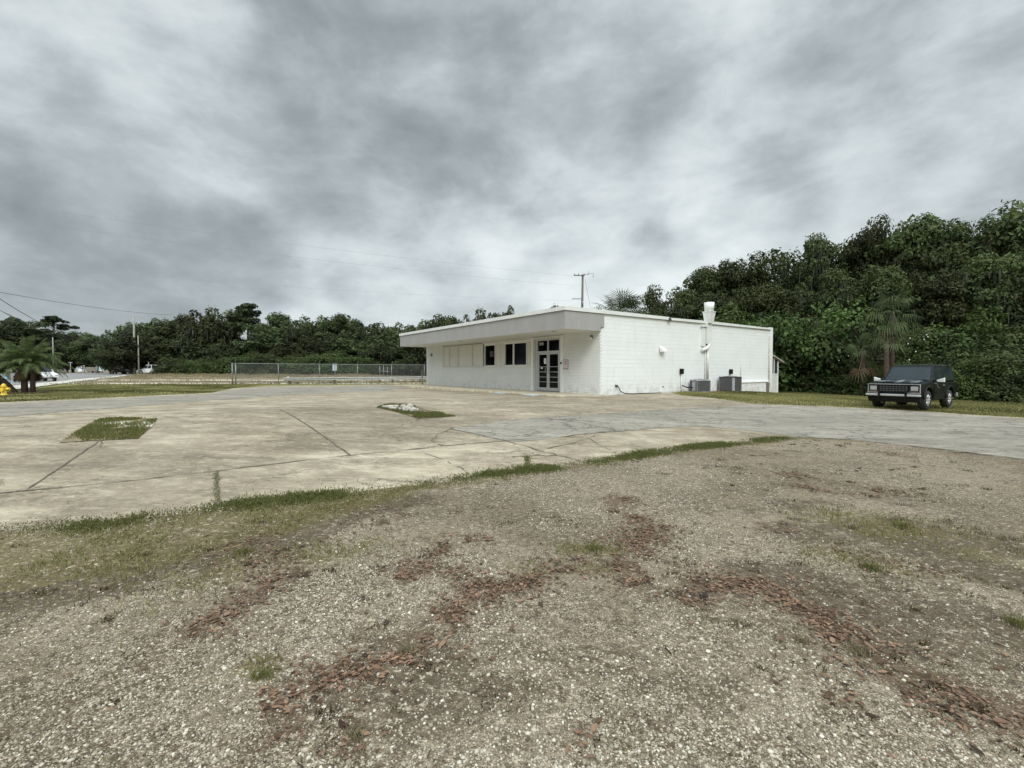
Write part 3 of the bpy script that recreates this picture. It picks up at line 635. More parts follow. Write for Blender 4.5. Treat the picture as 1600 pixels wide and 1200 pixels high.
def stuff():
    # grass along the edge of the slab and over the soil on the left
    def along(pl, n, sig):
        pl = np.array(pl); seg = np.hypot(*(pl[1:] - pl[:-1]).T); i = RNG.choice(len(seg), n, p=seg / seg.sum()); t = RNG.uniform(0, 1, n)
        q = pl[i] + (pl[i + 1] - pl[i]) * t[:, None]; return q + RNG.normal(0, 1, (n, 2)) * sig
    q = along(EDGE[1:16], 80000, .13); w = .35 + .65 * ss((nE(q[:, 0], q[:, 1]) + .9) / 1.2)
    w = w * np.where(q[:, 0] > 8, .45, 1); k = RNG.uniform(0, 1, len(q)) < w * (.22 + .9 * clumpy(q[:, 0] * 1.6, q[:, 1] * 1.6) ** 1.2); p = q[k]
    blades('grass_edge', p, .026 + .016 * np.clip(nC(p[:, 0], p[:, 1]), -1, 1), .006 + .0007 * p[:, 1], mixt(len(p)) * .8, M['grass_green'], 'ragged green grass growing along the slab edge', lean=1.1)
    def f_left(x, y): return np.clip(spotmask(GREENS[1:])(x, y) * 1.25, 0, 1) ** 1.3 * np.clip(clumpy(x, y) * 1.25 - .12, 0, 1)
    p = sample(900000, (-13, 16, 2, 13), f_left)
    blades('sparse_grass', p, .044, .0085, mixt(len(p)), M['grass'], 'short yellow green grass creeping over the gravel', lean=1.5)
    # thin weeds everywhere in the gravel
    def f_thin(x, y): return (np.abs(x) < y * 1.25 + 1) * (clumpy(x * 1.7 + 9, y * 1.7) > .86) * in_poly(x, y, gravel_poly) * np.clip(1.3 - y / 16, .2, 1)
    p = sample(160000, (-12, 18, 1.2, 14), f_thin)
    blades('gravel_weeds', p, .026, .005, mixt(len(p)), M['grass'], 'thin weeds scattered through the gravel', lean=1.2)
    cl = sample(5200, (-9, 15, 1.8, 13), lambda x, y: in_poly(x, y, gravel_poly) * (.10 + .35 * (nE(x + 3, y) > .25) + .5 * np.clip(spotmask(DARKS)(x, y) + spotmask(SWATH)(x, y), 0, 1)) * .55)
    k_ = RNG.integers(10, 48, len(cl)); rad = RNG.uniform(.015, .07, len(cl)); p = np.repeat(cl, k_, 0) + RNG.normal(0, 1, (k_.sum(), 2)) * np.repeat(rad, k_)[:, None] * np.array((1, .7))
    tt_ = np.clip(np.repeat(RNG.uniform(0, .55, len(cl)), k_) + RNG.normal(0, .12, len(p)), 0, 1)
    blades('dead_weeds', p, .026, .008, tt_, M['deadweed'], 'low dead brown weeds dotted over the gravel', lean=1.6)
    # islands
    for pl, lb in ((ISL_L, 'green weeds filling the left gap in the concrete'), (ISL_R, 'green weeds round the rubble in the concrete gap by the store')):
        xs, ys = zip(*pl)
        def f(x, y, pl=pl):
            d = dist_poly(x, y, pl + [pl[0]]); return in_poly(x, y, pl) * np.clip(np.exp(-(d / .5) ** 2) * np.clip(clumpy(x, y) * 1.5 - .25, 0, 1) + .5 * (clumpy(x * .7 + 2, y * .7) > .6), 0, 1)
        p = sample(26000, (min(xs), max(xs), min(ys), max(ys)), f)
        blades('island_grass', p, .055, .016, mixt(len(p)) * .7, M['grass_green'], lb)
    # weeds in the joint and cracks
    for nm, uv in (('joint weeds', ((338, 742), (340, 798))),):
        a = gpts(*uv); t = RNG.uniform(0, 1, 500); p = np.column_stack([a[0][i] + (a[1][i] - a[0][i]) * t for i in (0, 1)]) + RNG.normal(0, .02, (500, 2))
        blades('joint_weeds', p, .022, .006, mixt(500), M['grass'], 'weeds growing in the slab joint near the gravel')
    a = gpts((800, 715), (824, 714), (824, 733)); t = RNG.uniform(0, 1, 500)
    p = np.column_stack([a[1][i] + (a[2][i] - a[1][i]) * t for i in (0, 1)]) + RNG.normal(0, .03, (500, 2))
    blades('crack_weeds', p, .03, .007, mixt(500) * .8, M['grass_green'], 'weeds growing in the bent crack by the edge')
    # lawn beyond the lot, left
    lawn = LAWNL[:5]
    pol = lawn + gpts((430, 600), (360, 600.5), (230, 600.5), (120, 602), (0, 612), (-150, 625))
    def f_l(x, y): return in_poly(x, y, pol) * (.12 + .88 * clumpy(x * .4, y * .6))
    p = sample(260000, (-50, -13, 15, 45), f_l)
    blades('lawn_grass', p, .045, .03, np.clip(mixt(len(p)) + .35 * nE(p[:, 0] * .6, p[:, 1] * .9), 0, 1), M['grass'], 'mown green lawn beside the far edge of the lot')
    def f_f(x, y): return (y > 40) * (x < -2) * (1 - .93 * np.clip(np.exp(-((y - 46.0) / 2.0) ** 2) + np.exp(-((y - 58) / 2.6) ** 2), 0, 1)) * clumpy(x * .35, y * .35) ** 2 * (dist_poly(x, y, road + [road[0]]) > 2) * ~in_poly(x, y, road)
    p = sample(130000, (-75, 2, 40, 92), f_f)
    blades('field_grass', p, .12 + .22 * ss((p[:, 1] - 62) / 20), .06, mixt(len(p)), M['drygrass'], 'dry tan grass over the open field behind the fence')
    # rough weeds at the foot of the fence
    def f_w(x, y): return np.exp(-(dist_poly(x, y, [FA, FB]) / .6) ** 2) * clumpy(x, y) * .8
    p = sample(60000, (-26, -2, 36, 60), f_w)
    blades('fence_weeds', p, .28, .03, mixt(len(p)) * .6, M['drygrass'], 'tall dead weeds at the foot of the fence')
    # lawn on the right
    lr = LAWNR + [(45, 18), (45, 40), (20, 52), (17, 33)] + [from_local(16.6, 2), from_local(16.6, -.3), from_local(15.8, -.1), from_local(4.9, -.1)]
    def f_r(x, y): return in_poly(x, y, lr) * (.35 + .65 * clumpy(x * .6, y * .6)) * np.clip(1.25 - (y - 16) / 40, .4, 1)
    p = sample(420000, (6, 40, 14, 42), f_r)
    # worn mulch by the air conditioners
    l1, l2 = to_local(p[:, 0], p[:, 1]); k = ~((l1 > 6.2) & (l1 < 12.6) & (l2 > -1.15))
    p = p[k]
    blades('side_lawn_grass', p, .05, .022, np.clip(mixt(len(p)) + .35 * nE(p[:, 0] * .8, p[:, 1] * .9), 0, 1), M['grass'], 'green lawn between the drive and the woods')
    # straggling tufts over the near edge of the right lawn
    def f_e(x, y): return np.exp(-(dist_poly(x, y, LAWNR) / .22) ** 2) * clumpy(x, y) ** 2
    p = sample(90000, (6, 26, 12, 24), f_e)
    blades('drive_edge_grass', p, .05, .02, mixt(len(p)), M['grass'], 'grass creeping over the far edge of the drive')
    # pebbles
    n = 95000; r = 1.5 * (8.5 / 1.5) ** RNG.uniform(0, 1, n) ** 1.0; th = RNG.uniform(-.86, .86, n)
    x, y = r * np.sin(th), r * np.cos(th)
    k = in_poly(x, y, gravel_poly) & (RNG.uniform(0, 1, n) > np.maximum(np.maximum(spotmask(DARKS)(x, y) * .85, spotmask(SWATH)(x, y) * .8), spotmask(GREENS[1:3])(x, y) * .97)) & (clumpy(x * .35 + 4, y * .35) > .16)
    x, y = x[k], y[k]; n = len(x)
    s = np.clip(RNG.lognormal(math.log(.0047), .42, n), .0026, .014) * (1 + .02 * y)
    phi = (1 + 5 ** .5) / 2
    ico = np.array([(-1, phi, 0), (1, phi, 0), (-1, -phi, 0), (1, -phi, 0), (0, -1, phi), (0, 1, phi), (0, -1, -phi), (0, 1, -phi), (phi, 0, -1), (phi, 0, 1), (-phi, 0, -1), (-phi, 0, 1)]) / 1.9
    IF = np.array([(0, 11, 5), (0, 5, 1), (0, 1, 7), (0, 7, 10), (0, 10, 11), (1, 5, 9), (5, 11, 4), (11, 10, 2), (10, 7, 6), (7, 1, 8), (3, 9, 4), (3, 4, 2), (3, 2, 6), (3, 6, 8), (3, 8, 9), (4, 9, 5), (2, 4, 11), (6, 2, 10), (8, 6, 7), (9, 8, 1)])
    V = ico[None] * RNG.uniform(.75, 1.25, (n, 12, 1)) * np.stack((np.ones(n), RNG.uniform(.6, 1, n), RNG.uniform(.4, .75, n)), -1)[:, None] * s[:, None, None]
    a = RNG.uniform(0, 6.28, n); ca, sa = np.cos(a)[:, None], np.sin(a)[:, None]
    X = V[:, :, 0] * ca - V[:, :, 1] * sa + x[:, None]; Yv = V[:, :, 0] * sa + V[:, :, 1] * ca + y[:, None]
    Z = V[:, :, 2] + (terr(x, y) + .004 + s * .15)[:, None]
    F = (np.arange(n)[:, None, None] * 12 + IF[None]).reshape(-1, 3)
    o = mesh_np('pebbles', np.stack((X, Yv, Z), -1).reshape(-1, 3), F, M['pebble'], attrs={'tint': np.repeat(RNG.beta(1.5, 1.9, n), 12)})
    tag(o, 'loose pale pebbles over the gravel lot', 'gravel', kind='stuff')
    # fallen leaves
    px, py, ps = [], [], []
    for pl, wd, a in SWATH:
        for p0, p1 in zip(pl[:-1], pl[1:]):
            L = math.dist(p0, p1); k = int(L * wd * 9500 * a) + 3; t = RNG.uniform(0, 1, k)
            off = RNG.normal(0, wd * 1.0, k) * np.where(RNG.uniform(0, 1, k) < .22, 2.6, .9) + .06 * np.sin(t * L * 5 + len(px)); nx, ny = -(p1[1] - p0[1]) / (L + 1e-6), (p1[0] - p0[0]) / (L + 1e-6)
            px.append(p0[0] + (p1[0] - p0[0]) * t + nx * off); py.append(p0[1] + (p1[1] - p0[1]) * t + ny * off)
    q = sample(9000, (-8, 12, 1.4, 10), lambda x, y: (.06 + .8 * (clumpy(x * .8 + 3, y * .8 + 5) > .72)) * in_poly(x, y, gravel_poly) * .45)
    px.append(q[:, 0]); py.append(q[:, 1])
    x, y = np.concatenate(px), np.concatenate(py)
    k = (clumpy(x * 2.3, y * 2.3) * .6 + clumpy(x * .9 + 5, y * .9) * .5 + RNG.uniform(-.22, .22, len(x)) > .52) & in_poly(x, y, gravel_poly); x, y = x[k], y[k]; n = len(x)
    s = np.clip(RNG.lognormal(math.log(.0135), .38, n), .006, .030); a = RNG.uniform(0, 6.28, n)
    shape = np.array([(-1, 0, .0), (-.35, .42, .22), (.4, .36, .2), (1, 0, .05), (.4, -.36, .24), (-.35, -.42, .16), (0, 0, -.05)])
    V = np.repeat(shape[None], n, 0); V[:, :, 2] *= RNG.uniform(-.5, 1.1, (n, 1)); V = V * s[:, None, None]
    V[:, :, 1] *= RNG.uniform(.7, 1.3, (n, 1))
    tl = RNG.normal(0, .15, n)[:, None]; V[:, :, 2], V[:, :, 0] = V[:, :, 2] * np.cos(tl) + V[:, :, 0] * np.sin(tl), V[:, :, 0] * np.cos(tl) - V[:, :, 2] * np.sin(tl)
    ca, sa = np.cos(a)[:, None], np.sin(a)[:, None]
    X = V[:, :, 0] * ca - V[:, :, 1] * sa + x[:, None]; Yv = V[:, :, 0] * sa + V[:, :, 1] * ca + y[:, None]
    Z = V[:, :, 2] + (terr(x, y) + .010 + RNG.uniform(0, .010, n))[:, None]
    LF = np.array([(6, i, (i + 1) % 6) for i in range(6)]); F = (np.arange(n)[:, None, None] * 7 + LF[None]).reshape(-1, 3)
    bq = sample(60000, (-9, 13, 1.4, 11), lambda x, y: (.05 + .5 * (clumpy(x * 1.4 + 3, y * 1.4 + 5) > .62)) * in_poly(x, y, gravel_poly) * np.clip(1.4 - y / 10, .2, 1)); nb_ = len(bq)
    a_ = RNG.uniform(0, 3.14, nb_); l_ = RNG.uniform(.006, .022, nb_); w_ = RNG.uniform(.0012, .004, nb_); zt = terr(bq[:, 0], bq[:, 1]) + .012
    cx_, sx_ = np.cos(a_), np.sin(a_)
    BV = np.stack([np.column_stack((bq[:, 0] + cx_ * l_ * i - sx_ * w_ * j, bq[:, 1] + sx_ * l_ * i + cx_ * w_ * j, zt + .004 * (i > 0))) for i, j in ((-1, -1), (1, -1), (1, 1), (-1, 1))], 1)
    tag(mesh_np('twig_debris', BV.reshape(-1, 3), np.arange(nb_ * 4).reshape(nb_, 4), M['twig'], attrs={'tint': np.repeat(RNG.uniform(0, 1, nb_), 4)}), 'scattered dark bits of twig and bark on the gravel', 'debris', kind='stuff')
    o = mesh_np('leaf_litter', np.stack((X, Yv, Z), -1).reshape(-1, 3), F, M['litter'], attrs={'tint': np.repeat(RNG.beta(1.4, 1.8, n), 7)})
    tag(o, 'drifts of dead red brown leaves across the gravel', 'leaves', kind='stuff')
FA, FB = (-23.4, 39.7), (-23.4 + .81 * 34, 39.7 + .587 * 34)
stuff()
# single weeds that stand out in the gravel
def tufts():
    T_ = [(410, 1066, 'dark green weed by the leaf drift at lower left', 'g', .07), (556, 1166, 'brown green weed with dead leaves at the bottom centre', 'd', .07),
          (1360, 893, 'yellow green grass tuft in the right half of the gravel', 'g', .10), (928, 862, 'pale grass tuft beside the middle leaf drift', 'g', .10),
          (1340, 1030, 'straw coloured tuft within the long right leaf drift', 'd', .09), (636, 1036, 'small straw tuft beside the central leaf drift', 'd', .07),
          (1588, 990, 'green tuft at the right edge of the gravel', 'g', .11), (1252, 1015, 'thin weed left of the long right leaf drift', 'd', .06),
          (1410, 825, 'low tuft on the dark patch towards the drive', 'g', .10), (380, 872, 'tall grass tuft on the dark soil at left', 'g', .12), (600, 818, 'grey green tuft near the slab edge', 'd', .09)]
    for u, v, lb, k, r in T_:
        x, y = G(u, v); n = 130; p = np.clip(RNG.normal(0, r * .36, (n, 2)), -r * .6, r * .6)
        t = thing('weed_tuft', lb, 'weed', (x, y, zg(x, y)), 0, 'weeds standing in the gravel')
        blades('blades', p, r * .62, .0045, mixt(n), M['grass_green' if k == 'g' else 'drygrass'], kind=None, lean=1.0, parent=t, z=np.zeros(n))
tufts()
def rubble():
    r = random.Random(3)
    def rock(u, v, L, W, H, rz, lb):
        x, y = G(u, v); bm = bmesh.new(); bmesh.ops.create_icosphere(bm, subdivisions=1, radius=1); L, W, H = L * .68, W * .65, H * .8
        for q in bm.verts:
            c = q.co; f = r.uniform(.70, 1.12); c = Vector([max(-.78, min(.78, k)) for k in c]); q.co = Vector((c.x * L * f / 2 / .78, c.y * W * f / 2 / .78, c.z * H * f / 2 / .78))
        me = bpy.data.meshes.new('concrete_rubble'); bm.to_mesh(me); bm.free()
        o = link('concrete_rubble', me, M['rubble']); o.location = (x, y, zg(x, y) + H * .22 + .02); o.rotation_euler = (r.uniform(-.2, .2), r.uniform(-.2, .2), rz)
        tag(o, lb, 'rubble', 'chunks of white rubble on the island')
    rock(609, 638, .75, .35, .16, .35, 'long flat white slab of rubble at the left of the pile')
    rock(619, 639, .22, .22, .24, .5, 'upright white stone beside the flat rubble slab')
    rock(614, 640.5, .35, .2, .12, .1, 'low pale stone in front of the flat rubble slab')
    rock(630, 638, .30, .24, .16, 1.2, 'small white chunk at the back middle of the rubble')
    rock(640, 638.5, .32, .26, .24, .4, 'white chunk at the back right of the rubble')
    rock(636, 643, .42, .3, .24, .9, 'biggest white chunk in the centre of the rubble')
    rock(645, 643.5, .40, .26, .20, .1, 'white chunk right of the centre chunk')
    rock(651, 643, .26, .2, .14, .5, 'small white chunk at the right end of the rubble')
    rock(625, 641, .2, .16, .12, 1.2, 'little grey chunk between slab and centre chunk')
    # crumpled thing in the leaves
    x, y = G(1100, 944); bm = bmesh.new(); bmesh.ops.create_icosphere(bm, subdivisions=3, radius=1)
    for q in bm.verts:
        f = .7 + .3 * math.sin(q.co.x * 7 + q.co.y * 5) * math.cos(q.co.z * 6 + q.co.x * 4) + r.uniform(-.12, .12); q.co = Vector((q.co.x * .045 * f, q.co.y * .03 * f, max(-.01, q.co.z) * .05 * f))
    me = bpy.data.meshes.new('crumpled_litter'); bm.to_mesh(me); bm.free()
    o = link('crumpled_litter', me, simple('grey_rag', (.065, .055, .045), 1.0, spec=.05, var=.4, scale=40)); o.location = (x, y, zg(x, y) + .01); o.rotation_euler = (0, .2, .4)
    tag(o, 'crumpled dark grey scrap lying among leaves on the gravel', 'litter')
    x, y = G(1082, 942); rock(1077, 944, .03, .025, .02, 0, 'single white pebble beside the crumpled grey scrap'); 
rubble()
# ------------------------------------------------------------------ the store
def store():
    b = thing('store_building', 'low white painted block store with grey fascia canopy across its front', 'building', (CX, CY, 0), THETA)
    H = 3.69; L, D = 18.6, 15.6
    # side and rear walls
    MB().bb((.10, 0, -.8), (D - .35, .2, H)).build('side_wall', M['block'], b)
    MB().bb((D - .35, -.02, -.8), (D, .22, 3.86)).build('corner_pier', M['block'], b, .01)
    MB().bb((D - .2, .22, -.8), (D, L, H)).build('rear_wall', M['block'], b)
    MB().bb((.10, L - .2, -.8), (D - .35, L, H)).build('side_wall', M['block'], b)
    fl = MB().bb((.2, .2, -.3), (D - .2, L - .2, -.01)).build('floor', M['concrete_pad'], b)
    MB().bb((.2, .2, 3.5), (D - .2, L - .2, 3.6)).build('roof', M['roof'], b)
    # brick front: right of the doors, below the windows, left end
    MB().bb((0, .001, -.3), (.2, 2.5, 3.0)).build('brick_wall', M['brick'], b)
    MB().bb((0, 5.2, -.3), (.2, 15.86, 1.33)).build('brick_wall', M['brick'], b)
    MB().bb((0, 15.88, -.3), (.2, L - .16, 3.0)).build('brick_wall', M['brick'], b)
    MB().bb((-.03, L - .16, -.3), (.2, L + .02, 3.0)).build('corner_trim', M['trim'], b)
    MB().bb((.02, .2, 2.80), (.2, L, 3.4)).build('lintel', M['soffit'], b)
    MB().bb((-.05, 5.12, 1.335), (.16, 15.86, 1.375)).build('window_sill', M['trim'], b, .006)
    # boarded windows
    bw = MB().bb((.06, 10.35, 1.375), (.10, 15.86, 2.79)).build('boarded_window', M['board'], b)
    tb = MB()
    for y, w in ((10.33, .05), (11.6, .02), (13.55, .025), (14.85, .02), (15.84, .05)): tb.bb((.025, y - w, 1.39), (.058, y + w, 2.78))
    tb.bb((.02, 10.3, 2.76), (.057, 15.88, 2.83)); tb.build('batten', M['board'], bw)
    jl = MB(); jl.bb((.012, 10.28, 2.832), (.03, 15.9, 2.86)); jl.bb((.052, 10.35, 1.3755), (.0595, 15.84, 1.389)); jl.bb((.012, 15.885, 1.376), (.03, 15.91, 2.83))  # dark gap lines, plus a bottom strip drawn as the sill's shadow
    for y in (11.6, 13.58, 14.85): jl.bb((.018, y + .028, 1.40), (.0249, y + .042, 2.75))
    jl.build('panel_joint_and_sill_shadow', M['darkgrey'], bw)
    # fixed windows
    def window(y0, y1, mull=()):
        f = MB(); z0, z1 = 1.376, 2.73; w = .06
        f.bb((.02, y0, z0), (.12, y0 + w, z1)); f.bb((.02, y1 - w, z0), (.12, y1, z1)); f.bb((.02, y0 + w, z1 - w * 1.3), (.12, y1 - w, z1)); f.bb((.02, y0 + w, z0), (.12, y1 - w, z0 + .05))
        for m in mull: f.bb((.02, m - .05, z0 + .05), (.12, m + .05, z1 - w * 1.3))
        fr = f.build('window', M['trim'], b)
        MB().bb((.085, y0 + w, z0 + .05), (.095, y1 - w, z1 - w * 1.3)).build('pane', M['glass'], fr)
        return fr
    w1 = window(8.85, 10.12); window(5.62, 7.85, (6.93,))
    MB().bb((.080, 9.15, 1.95), (.0845, 9.55, 2.3)).build('notice', simple('dim_poster', (.045, .05, .05), .5, var=.5), w1)
    MB().bb((.03, 10.16, 1.38), (.085, 10.30, 2.79)).build('jamb', M['darkgrey'], b)
    for y0, y1 in ((7.88, 8.82), (5.16, 5.6)):
        pn = MB().bb((.05, y0, 1.376), (.10, y1, 2.79)); pn.bb((.02, y0 + .0, 1.376), (.05, y0 + .08, 2.79)); pn.bb((.02, (y0 + y1) / 2 - .04, 1.376), (.05, (y0 + y1) / 2 + .04, 2.79)); pn.build('wall_panel', M['board'], b)
    MB().bb((-.01, 5.16, 2.735), (.12, 10.14, 2.80)).build('head_trim', M['trim'], b)
    MB().bb((-.04, 4.98, -.3), (.22, 5.16, 2.86)).build('door_jamb', M['trim'], b)
    MB().bb((-.04, 2.5, -.3), (.22, 2.72, 2.86)).build('door_jamb', M['trim'], b)
    MB().bb((-.03, 2.72, 2.78), (.2, 4.98, 2.88)).build('door_head', M['soffit'], b)
    MB().bb((.20, 2.72, -.2), (.5, 4.98, .012)).build('threshold', M['concrete_pad'], b)
    # double doors with transom
    X0, X1 = .10, .17
    sf = MB(); sf.bb((X0 - .02, 4.72, 0), (X1 + .02, 4.975, 2.775)); sf.bb((X0 - .02, 2.725, 0), (X1 + .02, 2.95, 2.775))
    sf.bb((X0 - .02, 2.95, 2.68), (X1 + .02, 4.72, 2.775)); sf.bb((X0 - .02, 2.95, 2.04), (X1 + .02, 4.72, 2.13)); sf.bb((X0 - .02, 3.80, 2.13), (X1 + .02, 3.90, 2.68))
    fr = sf.build('door_frame', M['alu'], b)
    MB().bb((X0 + .03, 2.95, 2.13), (X0 + .04, 3.80, 2.68)).build('pane', M['glass'], fr)
    MB().bb((X0 + .03, 3.90, 2.13), (X0 + .04, 4.72, 2.68)).build('pane', M['glass'], fr)
    for y0, y1, hs in ((3.86, 4.715, -1), (2.955, 3.84, 1)):
        d = MB(); s = .10; z1 = 2.035
        d.bb((X0, y0, .03), (X1, y0 + s, z1)); d.bb((X0, y1 - s, .03), (X1, y1, z1)); d.bb((X0, y0 + s, z1 - .09), (X1, y1 - s, z1)); d.bb((X0, y0 + s, .03), (X1, y1 - s, .20))
        dr = d.build('door', M['alu'], b)
        MB().bb((X0 + .03, y0 + s, .20), (X0 + .04, y1 - s, z1 - .09)).build('pane', M['glass'], dr)
        br = MB()
        for z in (.50, .76, 1.03, 1.30): br.bb((X0 + .004, y0 + s, z - .012), (X0 + .026, y1 - s, z + .012))
        br.build('guard_bars', M['alu'], dr)
        yh = y0 + s + .05 if hs < 0 else y1 - s - .05
        MB().tube([(X0, yh, .95), (X0 - .06, yh, .96), (X0 - .06, yh, 1.25), (X0, yh, 1.26)], .012, 6).build('handle', M['chrome'], dr)
        if hs < 0:
            MB().bb((X0 + .0, y0 + s + .04, 1.45), (X0 + .003, y0 + s + .24, 1.75)).build('notice', M['paper'], dr)
            MB().bb((X0 + .0, y0 + s + .35, 1.20), (X0 + .003, y0 + s + .52, 1.27)).build('sticker', M['paper'], dr)
    MB().bb((X0, 4.25, 2.45), (X0 + .028, 4.6, 2.6)).build('notice', simple('faded_sticker', (.3, .3, .3), .6), fr)
    # canopy, fascia, coping
    MB().bb((-2.10, .03, 2.955), (.0, L - .03, 3.66)).build('canopy', M['soffit'], b)
    # soffit sheet with recessed light
    sfm = MB().bb((-2.12, .02, 2.91), (-.002, L - .02, 2.953)).build('soffit', M['soffit'], b)
    MB().cyl((-1.55, 1.4, 2.909), (-1.55, 1.4, 2.90), .12, n=20).build('downlight', M['midgrey'], sfm)
    MB().cyl((-1.55, 10.4, 2.909), (-1.55, 10.4, 2.90), .12, n=20).build('downlight', M['midgrey'], sfm)
    fs = MB(); fs.bb((-2.17, .02, 2.90), (-2.122, L - .02, 3.70)); fs.prism([(-2.17, 2.90), (0, 2.90), (0, 3.08), (.22, 3.08), (.22, 3.70), (-2.17, 3.70)], -.05, .018, 'y')
    fs.bb((-2.17, L - .018, 2.90), (.0, L + .05, 3.70)); fs.build('fascia', M['fascia'], b)
    cp = MB(); cp.bb((-2.23, -.10, 3.702), (-1.95, L + .1, 3.87)); cp.bb((-1.95, L - .15, 3.702), (D, L + .1, 3.84))
    # worn coping along the side, a little uneven
    xs = [-1.95, 1.5, 4.8, 4.95, 7.4, 8.9, 12, D - .35]; zs = [3.87, 3.865, 3.85, 3.82, 3.84, 3.85, 3.83, 3.81]
    for i in range(len(xs) - 1):
        a, c = xs[i], xs[i + 1]; cp.hexa([(a, -.10, 3.702), (c, -.10, 3.702), (c, .25, 3.702), (a, .25, 3.702)], [(a, -.10, zs[i]), (c, -.10, zs[i + 1]), (c, .25, zs[i + 1]), (a, .25, zs[i])])
    cp.bb((D - .2, .25, 3.702), (D, L - .15, 3.82)); cp.build('roof_coping', M['coping'], b)
    MB().bb((4.82, -.14, 3.62), (5.0, -.101, 3.80)).build('roof_scupper', M['darkgrey'], b)
    # exhaust stack
    def ring(cx, cy, h, z): return [(cx - h, cy - h, z), (cx + h, cy - h, z), (cx + h, cy + h, z), (cx - h, cy + h, z)]
    ex = MB().bb((8.10, -.17, 2.58), (8.54, -.002, 3.72)).build('exhaust_duct', M['duct'], b, .006)
    MB().hexa(ring(8.32, -.14, .16, 3.722), ring(8.32, -.14, .245, 4.33)).build('duct_cone', M['duct'], ex)
    MB().bb((8.055, -.405, 4.331), (8.585, .125, 4.365)).build('cone_rim', M['duct'], ex)
    MB().cyl((8.32, -.14, 4.371), (8.32, -.14, 4.86), .235, .275, n=24).build('exhaust_pipe', M['duct'], ex)
    MB().bb((7.78, -.12, 2.45), (8.02, -.002, 3.62)).build('duct_riser', M['duct'], ex)
    MB().tube([(8.36, -.10, 2.58), (8.33, -.11, 2.46), (8.2, -.12, 2.35), (8.0, -.12, 2.29), (7.76, -.11, 2.22)], [.09, .10, .105, .10, .08], 12).build('duct_elbow', M['duct'], ex)
    MB().bb((7.72, -.17, 3.48), (8.12, -.002, 3.52)).build('bracket', M['lightgrey'], ex)
    cd_ = MB()
    for x in (8.12, 8.32, 8.42): cd_.cyl((x, -.05, .6), (x, -.05, 2.58), .022 if x < 8.2 else .038, n=8)
    cd_.build('conduit', M['pipe'], b)
    # flood light
    fm = MB().bb((4.28, -.12, 2.12), (4.42, -.002, 2.28)).build('flood_light', M['trim'], b)
    MB().hexa([(4.20, -.26, 2.06), (4.50, -.26, 2.06), (4.50, -.08, 2.02), (4.20, -.08, 2.02)], [(4.18, -.24, 2.13), (4.52, -.24, 2.13), (4.52, -.04, 2.32), (4.18, -.04, 2.32)]).build('lamp_hood', M['trim'], fm)
    MB().cyl((-.03, .54, 2.66), (0, .54, 2.66), .10, n=18).build('wall_lamp_base', M['midgrey'], b)
    sp = MB().cyl((-.10, .54, 2.55), (-.03, .54, 2.62), .055, .08, n=14).build('wall_lamp', M['trim'], b)
    MB().cyl((-.04, 17.75, 2.35), (0, 17.75, 2.35), .09, n=14).build('wall_lamp_base', M['midgrey'], b)
    MB().hexa([(-.12, 17.6, 2.2), (-.002, 17.6, 2.2), (-.002, 17.9, 2.2), (-.12, 17.9, 2.2)], [(-.05, 17.68, 2.34), (-.002, 17.68, 2.34), (-.002, 17.82, 2.34), (-.05, 17.82, 2.34)]).build('wall_lamp', M['midgrey'], b)
    # pipes, disconnects, low ledge, drain post
    for x, z0, z1 in ((5.99, .05, 1.0), (10.68, .55, .98)):
        MB().cyl((x, -.07, z0 - .2), (x, -.07, z1 - .05), .028, n=8).build('conduit', M['pipe'], b)
        MB().bb((x - .10, -.15, z1 - .08), (x + .10, -.02, z1 + .20)).build('disconnect_box', M['black'], b, .01)
    MB().tube([(5.99, -.1, .32), (6.2, -.2, .22), (6.6, -.5, .18), (6.9, -.6, .2)], .03, 8).build('refrigerant_hose', M['black'], b)
    MB().cyl((11.82, -.03, .8), (11.82, -.03, 1.79), .018, n=6).build('conduit', M['pipe'], b)
    MB().bb((11.6, -.16, -.8), (14.75, -.001, .37)).build('plinth', M['block'], b)
    MB().bb((11.55, -.21, .371), (15.2, -.001, .42)).build('plinth_cap', M['pipe'], b)
    MB().bb((14.55, -.24, -.6), (14.8, -.162, .37)).build('plinth_end', simple('weathered_end', (.16, .14, .12), .9, var=.6, scale=9), b)
    MB().cyl((15.12, -.05, .42), (15.12, -.05, 3.3), .028, n=8).build('drain_pipe', M['rust'], b)
    hl = MB(); hl.cyl((4.55, -.012, .27), (4.55, .0, .27), .05, n=10); hl.build('wall_vent', M['midgrey'], b)
    MB().bb((1.0, -.05, .33), (1.15, -.001, .43)).build('hose_bib', M['darkgrey'], b)
    # rear screened porch
    pm = MB(); pm.bb((D + .02, 0.05, -.6), (D + .78, .12, .84)); 
    po = pm.build('porch_panel', simple('porch_board', (.62, .62, .60), .6), b)
    pp = MB(); pp.bb((D + .78, .02, -.6), (D + .86, .14, 1.72)); pp.bb((D + .01, .02, .84), (D + .08, .14, 2.02)); pp.bb((D + .30, .03, .84), (D + .36, .12, 1.93)); pp.bb((D + .08, .03, .84), (D + .78, .12, .90))
    pp.build('porch_post', M['trim'], b)
    MB().bb((D + .08, .06, .90), (D + .78, .08, 1.80)).build('porch_screen', simple('dark_screen', (.02, .02, .02), .8), b)
    MB().hexa([(D + .0, -.12, 2.04), (D + 1.35, -.12, 1.62), (D + 1.35, 3.5, 1.62), (D + 0, 3.5, 2.04)], [(D + 0, -.12, 2.09), (D + 1.35, -.12, 1.67), (D + 1.35, 3.5, 1.67), (D + 0, 3.5, 2.09)]).build('porch_roof', M['trim_grey'], b)
    MB().cyl((D + .0, .1, 3.0), (D + .08, .05, 3.0), .05, n=8).build('wall_lamp', M['trim'], b)
